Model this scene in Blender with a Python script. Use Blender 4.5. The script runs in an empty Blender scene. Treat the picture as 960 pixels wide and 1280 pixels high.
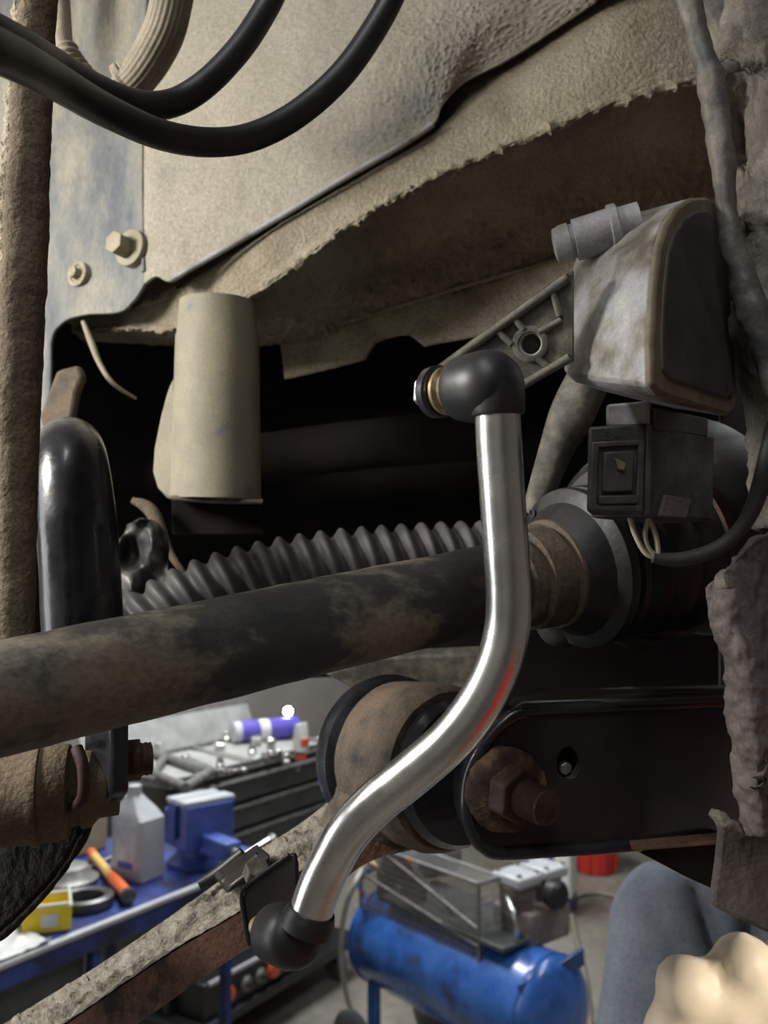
import bpy, bmesh, math, random
from mathutils import Vector as V, Matrix, noise
from mathutils.geometry import tessellate_polygon
random.seed(4)
scene = bpy.context.scene
COL = scene.collection
rad = math.radians

# ------------------------------------------------------------------ camera
FPX = 1100.0
PITCH = rad(5.0)
CAM = V((0, 0, 1.70))
FW = V((0, math.cos(PITCH), math.sin(PITCH)))
RT = V((1, 0, 0))
UP = V((0, -math.sin(PITCH), math.cos(PITCH)))
cam_data = bpy.data.cameras.new('camera')
cam = bpy.data.objects.new('camera', cam_data)
COL.objects.link(cam)
cam.location = CAM
cam.rotation_euler = (math.pi / 2 + PITCH, 0, 0)
cam_data.sensor_fit = 'VERTICAL'
cam_data.sensor_height = 36
cam_data.lens = FPX / 1280 * 36
cam_data.clip_start = 0.01
cam_data.dof.use_dof = True
cam_data.dof.focus_distance = 0.32
cam_data.dof.aperture_fstop = 17
scene.camera = cam

# ------------------------------------------------------------------ world, lights, exposure
world = bpy.data.worlds.new('world')
scene.world = world
world.use_nodes = True
world.node_tree.nodes['Background'].inputs[0].default_value = (0.75, 0.85, 1.0, 1)
world.node_tree.nodes['Background'].inputs[1].default_value = 0.02
vs = scene.view_settings
vs.view_transform = 'Standard'
vs.look = 'None'
vs.gamma = 1
vs.use_curve_mapping = False
vs.exposure = 0.0


def area(name, loc, target, power, size, color=(1, 1, 1), size_y=None):
    d = bpy.data.lights.new(name, 'AREA')
    d.energy = power
    d.color = color
    d.size = size
    if size_y:
        d.shape = 'RECTANGLE'
        d.size_y = size_y
    o = bpy.data.objects.new(name, d)
    COL.objects.link(o)
    o.location = loc
    o.rotation_euler = (V(target) - V(loc)).to_track_quat('-Z', 'Y').to_euler()
    return o


# the hand lamp that lights the wheel arch, hung high at the left of the arch
area('inspection_lamp_light', (-0.57, 0.23, 1.97), (0.05, 0.50, 1.76), 5.6, 0.14, (1.0, 0.97, 0.91))
# daylight from the open gate at the left
area('gate_daylight', (-1.9, 0.36, 1.75), (0, 0.40, 1.7), 15, 0.8, (0.95, 0.98, 1.0), 1.5)
# the strip lights on the workshop ceiling
area('ceiling_strip_light', (-0.6, 3.6, 3.5), (-0.6, 3.6, 0), 150, 0.3, (0.93, 0.97, 1.0), 2.6)
area('ceiling_strip_light', (1.9, 2.6, 3.5), (1.9, 2.6, 0), 45, 0.3, (0.93, 0.97, 1.0), 2.6)
area('ceiling_strip_light', (-0.4, -1.5, 3.5), (-0.4, -1.5, 0), 34, 0.3, (0.95, 0.97, 1.0), 2.6)


def spot(name, loc, target, power, cone, size, color):
    d = bpy.data.lights.new(name, 'SPOT')
    d.energy = power
    d.color = color
    d.spot_size = rad(cone)
    d.spot_blend = 0.6
    d.shadow_soft_size = size
    o = bpy.data.objects.new(name, d)
    COL.objects.link(o)
    o.location = loc
    o.rotation_euler = (V(target) - V(loc)).to_track_quat('-Z', 'Y').to_euler()


# an unseen spot added at the right to brighten the raised fist
spot('fist_spot_light', (1.05, -0.35, 1.75), (0.20, 0.46, 1.45), 82, 17, 0.06, (1.0, 0.95, 0.83))


# ------------------------------------------------------------------ pixel helpers (960 x 1280 frame)
def ray(x, y):
    return FW + RT * ((x - 480) / FPX) + UP * ((640 - y) / FPX)


def P(x, y, d):
    return CAM + ray(x, y) * d


def onplane(x, y, p0, n):
    r = ray(x, y)
    return CAM + r * ((p0 - CAM).dot(n) / r.dot(n))


def G(x, y, z):
    r = ray(x, y)
    return CAM + r * ((z - CAM.z) / r.z)


def S(px, d):
    return px * d / FPX


# ------------------------------------------------------------------ materials
def mat(name, cols, scale=60, rough=0.8, metal=0.0, bump=0.0, bscale=400, bdist=0.0008, detail=6,
        fine=0.0, fscale=900, rough2=None, metal2=None, stretch=(1, 1, 1), trans=0.0, emit=None, clear=0.0,
        voro=0.0, vscale=400, spec=0.5):
    m = bpy.data.materials.new(name)
    m.use_nodes = True
    nt = m.node_tree
    b = nt.nodes['Principled BSDF']
    b.inputs['Roughness'].default_value = rough
    b.inputs['Metallic'].default_value = metal
    b.inputs['Specular IOR Level'].default_value = spec
    if trans:
        b.inputs['Transmission Weight'].default_value = trans
    if clear:
        b.inputs['Coat Weight'].default_value = clear
        b.inputs['Coat Roughness'].default_value = 0.12
    if emit:
        b.inputs['Emission Color'].default_value = (*emit[0], 1)
        b.inputs['Emission Strength'].default_value = emit[1]
    if isinstance(cols[0], (int, float)):
        cols = [(0, cols)]
    tc = nt.nodes.new('ShaderNodeTexCoord')
    mp = nt.nodes.new('ShaderNodeMapping')
    mp.inputs['Scale'].default_value = stretch
    nt.links.new(tc.outputs['Object'], mp.inputs[0])
    out = None
    if len(cols) == 1:
        b.inputs['Base Color'].default_value = (*cols[0][1], 1)
    else:
        n = nt.nodes.new('ShaderNodeTexNoise')
        n.inputs['Scale'].default_value = scale
        n.inputs['Detail'].default_value = detail
        n.inputs['Roughness'].default_value = 0.62
        nt.links.new(mp.outputs[0], n.inputs['Vector'])
        r = nt.nodes.new('ShaderNodeValToRGB')
        while len(r.color_ramp.elements) < len(cols):
            r.color_ramp.elements.new(0.5)
        for e, (p, c) in zip(r.color_ramp.elements, cols):
            e.position = p
            e.color = (*c, 1)
        nt.links.new(n.outputs['Fac'], r.inputs[0])
        out = r.outputs[0]
        if rough2 is not None or metal2 is not None:
            lo, hi = cols[0][0], cols[-1][0]
            for sock, a, c in (('Roughness', rough, rough2), ('Metallic', metal, metal2)):
                if c is None:
                    continue
                mr = nt.nodes.new('ShaderNodeMapRange')
                mr.inputs['From Min'].default_value = lo
                mr.inputs['From Max'].default_value = hi
                mr.inputs['To Min'].default_value = a
                mr.inputs['To Max'].default_value = c
                nt.links.new(n.outputs['Fac'], mr.inputs['Value'])
                nt.links.new(mr.outputs[0], b.inputs[sock])
    if fine:
        f = nt.nodes.new('ShaderNodeTexNoise')
        f.inputs['Scale'].default_value = fscale
        f.inputs['Detail'].default_value = 4
        nt.links.new(mp.outputs[0], f.inputs['Vector'])
        mr = nt.nodes.new('ShaderNodeMapRange')
        mr.inputs['From Min'].default_value = 0.3
        mr.inputs['From Max'].default_value = 0.7
        mr.inputs['To Min'].default_value = 1 - fine
        mr.inputs['To Max'].default_value = 1 + fine * 0.6
        nt.links.new(f.outputs['Fac'], mr.inputs['Value'])
        mx = nt.nodes.new('ShaderNodeMix')
        mx.data_type = 'RGBA'
        mx.blend_type = 'MULTIPLY'
        mx.inputs[0].default_value = 1
        if out:
            nt.links.new(out, mx.inputs[6])
        else:
            mx.inputs[6].default_value = (*cols[0][1], 1)
        nt.links.new(mr.outputs[0], mx.inputs[7])
        out = mx.outputs[2]
    if out:
        nt.links.new(out, b.inputs['Base Color'])
    prev = None
    if bump:
        n2 = nt.nodes.new('ShaderNodeTexNoise')
        n2.inputs['Scale'].default_value = bscale
        n2.inputs['Detail'].default_value = 5
        nt.links.new(mp.outputs[0], n2.inputs['Vector'])
        bp = nt.nodes.new('ShaderNodeBump')
        bp.inputs['Strength'].default_value = bump
        bp.inputs['Distance'].default_value = bdist
        nt.links.new(n2.outputs['Fac'], bp.inputs['Height'])
        prev = bp.outputs[0]
    if voro:
        vo = nt.nodes.new('ShaderNodeTexVoronoi')
        vo.inputs['Scale'].default_value = vscale
        nt.links.new(mp.outputs[0], vo.inputs['Vector'])
        bp = nt.nodes.new('ShaderNodeBump')
        bp.inputs['Strength'].default_value = voro
        bp.inputs['Distance'].default_value = bdist * 2
        nt.links.new(vo.outputs['Distance'], bp.inputs['Height'])
        if prev:
            nt.links.new(prev, bp.inputs['Normal'])
        prev = bp.outputs[0]
    if prev:
        nt.links.new(prev, b.inputs['Normal'])
    return m


BEIGE, BEIGE2 = (0.29, 0.258, 0.197), (0.235, 0.207, 0.152)
BLUEGREY = (0.125, 0.14, 0.165)
M = {}
M['panel'] = mat('dusty body panel', [(0.30, BLUEGREY), (0.40, (0.25, 0.23, 0.18)), (0.47, BEIGE), (0.75, (0.34, 0.305, 0.24))],
                 scale=9, rough=0.7, bump=0.32, bscale=460, bdist=0.001, fine=0.26, fscale=520, voro=0.10, vscale=300)
M['wingpaint'] = mat('blue grey paint under dust', [(0.36, (0.085, 0.092, 0.102)), (0.46, (0.14, 0.142, 0.135)), (0.54, (0.20, 0.188, 0.152)), (0.70, (0.30, 0.27, 0.205))],
                 scale=16, rough=0.6, bump=0.3, bscale=300, bdist=0.0012, fine=0.2, fscale=420, stretch=(1.6, 1, .5))
M['mud'] = mat('caked mud', [(0.3, (0.20, 0.165, 0.115)), (0.5, (0.33, 0.285, 0.205)), (0.75, (0.41, 0.36, 0.27))],
               scale=45, rough=0.95, bump=0.8, bscale=520, bdist=0.0022, fine=0.35, fscale=700, spec=0.2)
M['railmud'] = mat('muddy rail paint', [(0.3, (0.13, 0.105, 0.072)), (0.5, (0.25, 0.215, 0.152)), (0.72, (0.35, 0.31, 0.23))],
                   scale=16, rough=0.95, bump=0.9, bscale=380, bdist=0.002, fine=0.3, fscale=800, spec=0.2)
M['brownmud'] = mat('brown dried mud', [(0.3, (0.11, 0.085, 0.06)), (0.6, (0.18, 0.14, 0.095)), (0.8, (0.25, 0.20, 0.14))],
                    scale=50, rough=0.95, bump=0.6, bscale=500, bdist=0.0015, fine=0.3, spec=0.2)
M['tubepaint'] = mat('dusty tube paint', [(0.30, BLUEGREY), (0.38, BEIGE2), (0.8, (0.34, 0.30, 0.2))], scale=28, rough=0.7, bump=0.2, fine=0.15)
M['bay'] = mat('shade black bay steel', [(0.3, (0.006, 0.005, 0.005)), (0.7, (0.016, 0.012, 0.01))], scale=20, rough=0.9, spec=0.1)  # near black stands in for shade inside the bay
M['shaft'] = mat('rusty greasy shaft', [(0.36, (0.008, 0.0075, 0.007)), (0.46, (0.022, 0.019, 0.015)), (0.53, (0.115, 0.098, 0.07)), (0.62, (0.15, 0.115, 0.08)), (0.72, (0.20, 0.10, 0.068))],
                 scale=20, rough=0.7, bump=0.5, bscale=350, bdist=0.0008, fine=0.3, fscale=600, stretch=(0.6, 1, 1))
M['armtop'] = mat('mud crust on the arm', [(0.34, (0.05, 0.045, 0.038)), (0.43, (0.20, 0.18, 0.145)), (0.7, (0.34, 0.31, 0.25))],
                  scale=120, rough=0.95, bump=0.9, bscale=260, bdist=0.0025, fine=0.35, spec=0.2)
M['armside'] = mat('rust brown arm steel', [(0.34, (0.03, 0.02, 0.015)), (0.46, (0.12, 0.06, 0.036)), (0.75, (0.20, 0.105, 0.066))],
                   scale=70, rough=0.85, bump=0.7, bscale=300, bdist=0.0012, fine=0.3)
M['armhub'] = mat('dusty rusty hub', [(0.32, (0.022, 0.02, 0.017)), (0.48, (0.10, 0.075, 0.05)), (0.72, (0.16, 0.105, 0.066))],
                  scale=45, rough=0.8, bump=0.6, bscale=320, bdist=0.001, fine=0.3)
M['rust'] = mat('flaky rust', [(0.3, (0.045, 0.026, 0.018)), (0.5, (0.12, 0.07, 0.042)), (0.7, (0.25, 0.19, 0.12))], scale=130, rough=0.9, bump=0.9, bscale=420, bdist=0.001)
M['darkwasher'] = mat('crusted rusty washer', [(0.34, (0.02, 0.013, 0.01)), (0.5, (0.07, 0.04, 0.024)), (0.66, (0.20, 0.13, 0.065))], scale=110, rough=0.9, bump=0.9, bscale=420, bdist=0.001)
M['darkrust'] = mat('dark rusty thread', [(0.3, (0.03, 0.016, 0.012)), (0.7, (0.10, 0.05, 0.035))], scale=150, rough=0.7, bump=0.5, metal=0.3)
M['knuckle'] = mat('pitted black casting', [(0.36, (0.007, 0.0065, 0.006)), (0.55, (0.022, 0.018, 0.014)), (0.75, (0.10, 0.075, 0.052))], scale=50, rough=0.8, bump=0.9, bscale=220, bdist=0.003, fine=0.3)
M['chrome'] = mat('brushed steel rod', [(0.35, (0.74, 0.73, 0.70)), (0.6, (0.84, 0.83, 0.80)), (0.8, (0.60, 0.56, 0.50))], scale=50, rough=0.21, rough2=0.34, metal=1.0, bump=0.05, bscale=300, bdist=0.0003)
M['alu'] = mat('dull zinc', [(0.3, (0.35, 0.33, 0.29)), (0.7, (0.55, 0.53, 0.48))], scale=120, rough=0.4, metal=0.85, bump=0.2, bscale=500)
M['brass'] = mat('yellowed zinc stud', [(0.35, (0.30, 0.2, 0.09)), (0.7, (0.5, 0.42, 0.3))], scale=150, rough=0.4, metal=0.8, bump=0.3)
M['rubber'] = mat('black rubber', [(0.35, (0.010, 0.010, 0.011)), (0.7, (0.022, 0.021, 0.021))], scale=60, rough=0.45, bump=0.08)
M['dustyrubber'] = mat('dusty black rubber', [(0.34, (0.011, 0.011, 0.012)), (0.6, (0.024, 0.023, 0.022)), (0.74, (0.075, 0.068, 0.056))], scale=40, rough=0.42, rough2=0.7, bump=0.2, bscale=300, fine=0.2)
M['bellows'] = mat('grey dusty bellows rubber', [(0.35, (0.028, 0.027, 0.026)), (0.7, (0.085, 0.08, 0.073))], scale=50, rough=0.6, bump=0.15)
M['glossblack'] = mat('glossy black paint', [(0.35, (0.010, 0.010, 0.013)), (0.75, (0.028, 0.028, 0.034))], scale=40, rough=0.22, rough2=0.4, bump=0.25, bscale=160, bdist=0.0012, clear=0.3)
M['blackplate'] = mat('black painted bracket', [(0.35, (0.010, 0.0085, 0.008)), (0.7, (0.035, 0.026, 0.022))], scale=22, rough=0.4, bump=0.1, fine=0.2)
M['housing'] = mat('dusty grey sensor plastic', [(0.36, (0.10, 0.085, 0.065)), (0.46, (0.21, 0.195, 0.17)), (0.55, (0.30, 0.295, 0.30)), (0.68, (0.38, 0.365, 0.34))], scale=42, rough=0.6, bump=0.4, bscale=420, bdist=0.0006, fine=0.18)
M['cover'] = mat('dark dusty sensor cover', [(0.35, (0.03, 0.027, 0.023)), (0.7, (0.065, 0.058, 0.047))], scale=60, rough=0.6, fine=0.15, bump=0.1)
M['coveredge'] = mat('brown sealing edge', [(0.35, (0.11, 0.09, 0.055)), (0.7, (0.19, 0.16, 0.105))], scale=90, rough=0.8, bump=0.2)
M['lever'] = mat('dusty dark lever plastic', [(0.35, (0.05, 0.048, 0.04)), (0.52, (0.11, 0.10, 0.08)), (0.75, (0.24, 0.21, 0.155))], scale=90, rough=0.75, bump=0.3, fine=0.2)
M['shield'] = mat('dented dirty foil', [(0.36, (0.015, 0.014, 0.013)), (0.5, (0.07, 0.066, 0.06)), (0.7, (0.2, 0.19, 0.175))], scale=45, rough=0.45, metal=0.4, bump=0.4, bscale=140, bdist=0.002)
M['plug'] = mat('black plug plastic', [(0.35, (0.022, 0.022, 0.023)), (0.7, (0.085, 0.08, 0.07))], scale=80, rough=0.5, bump=0.15, fine=0.2)
M['wire'] = mat('pale wire', (0.42, 0.38, 0.3), rough=0.5)
M['cable'] = mat('black cable jacket', [(0.35, (0.018, 0.017, 0.016)), (0.7, (0.04, 0.036, 0.03))], scale=60, rough=0.5, rough2=0.7, fine=0.2, bump=0.1)
M['greycable'] = mat('muddy grey sleeve', [(0.35, (0.06, 0.058, 0.058)), (0.6, (0.17, 0.15, 0.115))], scale=45, rough=0.55, bump=0.5, bscale=120, bdist=0.002, fine=0.2)
M['beigehose'] = mat('dusty beige hose', [(0.3, (0.19, 0.163, 0.118)), (0.7, (0.29, 0.25, 0.18))], scale=60, rough=0.9, bump=0.3, bscale=600, fine=0.2)
M['liner'] = mat('muddy wheel arch liner', [(0.32, (0.07, 0.058, 0.05)), (0.5, (0.15, 0.13, 0.105)), (0.75, (0.30, 0.26, 0.20))], scale=40, rough=0.8, bump=0.8, bscale=150, bdist=0.003, fine=0.3)
M['flap'] = mat('grey brown mud flap', [(0.35, (0.075, 0.058, 0.052)), (0.7, (0.15, 0.12, 0.11))], scale=28, rough=0.7, bump=0.5, bscale=120, bdist=0.003, fine=0.25)
# workshop
M['concrete'] = mat('worn concrete', [(0.3, (0.12, 0.105, 0.085)), (0.5, (0.20, 0.18, 0.145)), (0.72, (0.30, 0.28, 0.24))], scale=1.6, rough=0.5, bump=0.3, bscale=30, bdist=0.004, fine=0.2, fscale=20)
M['wallgrey'] = mat('grey brown wall paint', [(0.35, (0.23, 0.205, 0.185)), (0.7, (0.31, 0.285, 0.26))], scale=1.3, rough=0.85)
M['blockred'] = mat('red gloss block paint', [(0.35, (0.62, 0.02, 0.014)), (0.7, (0.75, 0.035, 0.025))], scale=1.2, rough=0.4)  # for the unseen block that tints the link rod's reflection
M['white'] = mat('white plastic', (0.62, 0.62, 0.58), rough=0.4)
M['silverplastic'] = mat('silver grey plastic', [(0.35, (0.40, 0.41, 0.43)), (0.7, (0.52, 0.53, 0.54))], scale=12, rough=0.35)
M['label'] = mat('pale paper label', [(0.35, (0.45, 0.45, 0.50)), (0.7, (0.65, 0.65, 0.66))], scale=30, rough=0.5)
M['violet'] = mat('violet print', (0.10, 0.08, 0.42), rough=0.45)
M['benchblue'] = mat('worn blue paint', [(0.36, (0.02, 0.022, 0.04)), (0.46, (0.022, 0.035, 0.14)), (0.6, (0.03, 0.06, 0.27)), (0.75, (0.06, 0.10, 0.32))], scale=9, rough=0.35, fine=0.15, fscale=80)
M['viseblue'] = mat('blue hammered paint', [(0.35, (0.04, 0.075, 0.30)), (0.7, (0.09, 0.14, 0.42))], scale=18, rough=0.35, fine=0.2, fscale=120)
M['tankblue'] = mat('bright blue enamel', [(0.36, (0.03, 0.05, 0.13)), (0.46, (0.025, 0.10, 0.36)), (0.7, (0.06, 0.17, 0.50))], scale=7, rough=0.22, rough2=0.35, clear=0.3)
M['steel'] = mat('bright steel', [(0.35, (0.5, 0.49, 0.46)), (0.7, (0.7, 0.69, 0.66))], scale=40, rough=0.28, metal=0.95)
M['castgrey'] = mat('grey casting', [(0.35, (0.16, 0.155, 0.145)), (0.7, (0.30, 0.29, 0.27))], scale=25, rough=0.45, metal=0.5, fine=0.2, fscale=90)
M['pinkcast'] = mat('heated brown casting', [(0.35, (0.21, 0.165, 0.15)), (0.7, (0.36, 0.30, 0.275))], scale=25, rough=0.5, metal=0.4)
M['darksteel'] = mat('dark grey steel', [(0.35, (0.045, 0.047, 0.047)), (0.7, (0.085, 0.088, 0.086))], scale=8, rough=0.35, fine=0.1, fscale=60)
M['traygrey'] = mat('grey tray liner', [(0.35, (0.26, 0.26, 0.24)), (0.7, (0.42, 0.42, 0.39))], scale=9, rough=0.5)
M['blackplastic'] = mat('black plastic', (0.016, 0.016, 0.017), rough=0.4)
M['orange'] = mat('orange rubber grip', (0.72, 0.13, 0.035), rough=0.45)
M['yellowwood'] = mat('yellow handle', (0.72, 0.46, 0.13), rough=0.45)
M['yellow'] = mat('yellow printed card', (0.75, 0.56, 0.02), rough=0.45)
M['cream'] = mat('cream card', (0.62, 0.58, 0.45), rough=0.7)
M['cardboard'] = mat('tan cardboard', [(0.35, (0.36, 0.27, 0.15)), (0.7, (0.44, 0.34, 0.2))], scale=8, rough=0.85)
M['red'] = mat('red plastic', (0.52, 0.03, 0.022), rough=0.4)
M['redsocket'] = mat('orange red socket', (0.66, 0.10, 0.05), rough=0.4)
M['clearhose'] = mat('milky hose', (0.50, 0.48, 0.40), rough=0.35, trans=0.25)
M['dullhose'] = mat('dusty beige air hose', (0.22, 0.19, 0.145), rough=0.6)
M['bluebin'] = mat('dark blue plastic', (0.03, 0.05, 0.16), rough=0.4)
M['jacket'] = mat('grey blue work cloth', [(0.35, (0.105, 0.115, 0.138)), (0.7, (0.18, 0.192, 0.22))], scale=14, rough=0.9, fine=0.2, fscale=400, bump=0.3, bscale=900, bdist=0.0006, spec=0.15)
M['trousers'] = mat('dark work trousers', (0.04, 0.042, 0.05), rough=0.9)
M['skin'] = mat('pale skin', [(0.35, (0.70, 0.56, 0.40)), (0.7, (0.80, 0.67, 0.50))], scale=30, rough=0.55, bump=0.1, bscale=500)
M['hair'] = mat('short brown hair', (0.05, 0.03, 0.018), rough=0.7)
M['eye'] = mat('eye', (0.6, 0.58, 0.55), rough=0.2)
M['lip'] = mat('lips', (0.42, 0.2, 0.16), rough=0.5)
M['lampglow'] = mat('lit lamp face', (0.9, 0.95, 1.0), rough=0.3, emit=((0.9, 0.96, 1.0), 60.0))
M['boot'] = mat('black boots', (0.015, 0.014, 0.013), rough=0.5)

# ------------------------------------------------------------------ object helpers
WL = {}


def empty(name, loc, label=None, cat=None, group=None):
    o = bpy.data.objects.new(name, None)
    COL.objects.link(o)
    o.location = loc
    o.empty_display_size = 0.02
    WL[o.name] = V(loc)
    tag(o, label, cat, group)
    return o


def tag(o, label=None, cat=None, group=None, kind=None):
    if label: o['label'] = label
    if cat: o['category'] = cat
    if group: o['group'] = group
    if kind: o['kind'] = kind
    return o


def build(name, verts, faces, m, parent=None, smooth=40, bevel=0.0, bseg=2, mats=None, fmat=None, recalc=True):
    c = V((0, 0, 0))
    for v in verts:
        c += v
    c /= len(verts)
    me = bpy.data.meshes.new(name)
    me.from_pydata([v - c for v in verts], [], faces)
    if recalc:
        bm = bmesh.new()
        bm.from_mesh(me)
        bmesh.ops.recalc_face_normals(bm, faces=bm.faces)
        bm.to_mesh(me)
        bm.free()
    for mm in (mats or [m]):
        me.materials.append(M[mm])
    if fmat:
        for p, i in zip(me.polygons, fmat):
            p.material_index = i
    if smooth:
        me.shade_smooth()
        me.set_sharp_from_angle(angle=rad(smooth))
    o = bpy.data.objects.new(name, me)
    COL.objects.link(o)
    WL[o.name] = c
    if parent:
        o.parent = parent
        o.location = c - WL[parent.name]
    else:
        o.location = c
    if bevel:
        md = o.modifiers.new('bevel', 'BEVEL')
        md.width = bevel
        md.segments = bseg
        md.limit_method = 'ANGLE'
        md.angle_limit = rad(35)
    return o


def crom(pts, n):
    """resample a list of tuples/vectors with Catmull-Rom, n steps per span"""
    out = []
    L = len(pts)
    for i in range(L - 1):
        p0 = pts[max(i - 1, 0)]; p1 = pts[i]; p2 = pts[i + 1]; p3 = pts[min(i + 2, L - 1)]
        for k in range(n):
            t = k / n
            out.append(0.5 * ((2 * p1) + (p2 - p0) * t + (2 * p0 - 5 * p1 + 4 * p2 - p3) * t * t + (3 * p1 - p0 - 3 * p2 + p3) * t ** 3))
    out.append(pts[-1].copy() if hasattr(pts[-1], 'copy') else pts[-1])
    return out


def tube(name, pts, r, m, parent=None, seg=18, sub=6, rfun=None, caps=True, disp=None, flute=None):
    """swept tube through 3D points; r number or list per control point; rfun(s01, s_m, ang) multiplies"""
    n = len(pts)
    rs = r if isinstance(r, (list, tuple)) else [r] * n
    path = crom(list(pts), sub) if sub > 1 else list(pts)
    rr = crom([V((x, 0, 0)) for x in rs], sub) if sub > 1 else [V((x, 0, 0)) for x in rs]
    N = len(path)
    T = []
    for i in range(N):
        t = path[min(i + 1, N - 1)] - path[max(i - 1, 0)]
        T.append(t.normalized())
    a = V((0, 0, 1)) if abs(T[0].z) < 0.9 else V((1, 0, 0))
    nrm = (a - T[0] * a.dot(T[0])).normalized()
    verts, faces = [], []
    s = 0
    for i in range(N):
        if i:
            s += (path[i] - path[i - 1]).length
            nrm = (nrm - T[i] * nrm.dot(T[i])).normalized()
        b = T[i].cross(nrm)
        for k in range(seg):
            an = 2 * math.pi * k / seg
            dr = nrm * math.cos(an) + b * math.sin(an)
            q = rr[i].x
            if rfun: q *= rfun(i / (N - 1), s, an)
            v = path[i] + dr * q
            if disp: v = v + disp(v, dr)
            verts.append(v)
    for i in range(N - 1):
        for k in range(seg):
            k2 = (k + 1) % seg
            faces.append((i * seg + k, i * seg + k2, (i + 1) * seg + k2, (i + 1) * seg + k))
    if caps:
        faces.append(tuple(range(seg))[::-1])
        faces.append(tuple((N - 1) * seg + k for k in range(seg)))
    return build(name, verts, faces, m, parent, smooth=50)


def lathe(name, org, axis, prof, m, parent=None, seg=40, smooth=35, disp=None, squash=None):
    """revolve [(t, r)...] about axis from org"""
    ax = axis.normalized()
    a = V((0, 0, 1)) if abs(ax.z) < 0.9 else V((0, 1, 0))
    e1 = (a - ax * a.dot(ax)).normalized()
    e2 = ax.cross(e1)
    verts, faces = [], []
    for t, r in prof:
        for k in range(seg):
            an = 2 * math.pi * k / seg
            dr = e1 * math.cos(an) + e2 * math.sin(an)
            v = org + ax * t + dr * max(r, 1e-5)
            if disp: v = v + disp(v, dr)
            verts.append(v)
    n = len(prof)
    for i in range(n - 1):
        for k in range(seg):
            k2 = (k + 1) % seg
            faces.append((i * seg + k, i * seg + k2, (i + 1) * seg + k2, (i + 1) * seg + k))
    faces.append(tuple(range(seg))[::-1])
    faces.append(tuple((n - 1) * seg + k for k in range(seg)))
    return build(name, verts, faces, m, parent, smooth=smooth)


def hexnut(name, org, axis, r, h, m, parent=None, bevel=0.0006):
    o = lathe(name, org, axis, [(0, r), (h, r)], m, parent, seg=6, smooth=0)
    md = o.modifiers.new('bevel', 'BEVEL'); md.width = bevel; md.segments = 2; md.limit_method = 'ANGLE'
    return o


def plate(name, pts, e, m, parent=None, holes=(), bevel=0.0008, bseg=2, smooth=35):
    loops = [list(pts)] + [list(h) for h in holes]
    tri = tessellate_polygon(loops)
    flat = [p for l in loops for p in l]
    n = len(flat)
    verts = flat + [p + e for p in flat]
    if holes:
        faces = [tuple(t) for t in tri] + [tuple(i + n for i in t[::-1]) for t in tri]
    else:
        faces = [tuple(range(n)), tuple(range(n, 2 * n))[::-1]]
    st = 0
    for l in loops:
        k = len(l)
        for i in range(k):
            a, b = st + i, st + (i + 1) % k
            faces.append((a, b, b + n, a + n))
        st += k
    return build(name, verts, faces, m, parent, smooth=smooth, bevel=bevel, bseg=bseg)


def box(name, c, ex, ey, ez, m, parent=None, bevel=0.002, bseg=2):
    """c centre, ex ey ez half-extent vectors"""
    vs_ = [c + ex * a + ey * b + ez * d for a in (-1, 1) for b in (-1, 1) for d in (-1, 1)]
    f = [(0, 1, 3, 2), (4, 6, 7, 5), (0, 4, 5, 1), (2, 3, 7, 6), (0, 2, 6, 4), (1, 5, 7, 3)]
    return build(name, vs_, f, m, parent, smooth=35, bevel=bevel, bseg=bseg)


def sheet(name, rows, nu, nv, m, parent=None, thick=0.002, disp=None, linear=False):
    """grid surface through rows of control points (rows of equal length)"""
    R = [crom(r, nu) for r in rows]
    K = len(R[0])
    cols = []
    for k in range(K):
        cols.append(crom([r[k] for r in R], nv))
    W = len(cols[0])
    verts = [cols[k][j] for k in range(K) for j in range(W)]
    if disp:
        nv_ = []
        for k in range(K):
            for j in range(W):
                p = cols[k][j]
                du = cols[min(k + 1, K - 1)][j] - cols[max(k - 1, 0)][j]
                dv = cols[k][min(j + 1, W - 1)] - cols[k][max(j - 1, 0)]
                n = du.cross(dv)
                if n.length > 0: n.normalize()
                if n.dot(p - CAM) > 0: n = -n
                nv_.append(p + n * disp(p, k / (K - 1), j / (W - 1)))
        verts = nv_
    faces = [(k * W + j, k * W + j + 1, (k + 1) * W + j + 1, (k + 1) * W + j) for k in range(K - 1) for j in range(W - 1)]
    o = build(name, verts, faces, m, parent, smooth=60)
    # outward = towards the camera side
    me = o.data
    p = me.polygons[len(me.polygons) // 2]
    flip = p.normal.dot(WL[o.name] + p.center - CAM) > 0
    if flip:
        me.flip_normals()
    if thick:
        md = o.modifiers.new('solid', 'SOLIDIFY')
        md.thickness = thick
        md.offset = -1
    return o


def fbm(p, s, o=4):
    return noise.fractal(p * s, 0.8, 2.0, o, noise_basis='PERLIN_ORIGINAL')


def circle3(c, e1, e2, r, n=20, a0=0.0):
    return [c + e1 * (r * math.cos(a0 + 2 * math.pi * k / n)) + e2 * (r * math.sin(a0 + 2 * math.pi * k / n)) for k in range(n)]


def text_mesh(name, body, org, ex, ey, size, m, parent=None, ext=0.0002):
    cu = bpy.data.curves.new(name, 'FONT')
    cu.body = body
    cu.size = size
    cu.extrude = ext
    ob = bpy.data.objects.new(name, cu)
    COL.objects.link(ob)
    dg = bpy.context.evaluated_depsgraph_get()
    me = bpy.data.meshes.new_from_object(ob.evaluated_get(dg))
    vv = [v.co.copy() for v in me.vertices]
    ff = [tuple(p.vertices) for p in me.polygons]
    bpy.data.objects.remove(ob)
    ez = ex.cross(ey)
    vv = [org + ex * v.x + ey * v.y + ez * v.z for v in vv]
    return build(name, vv, ff, m, parent, smooth=0)


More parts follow.
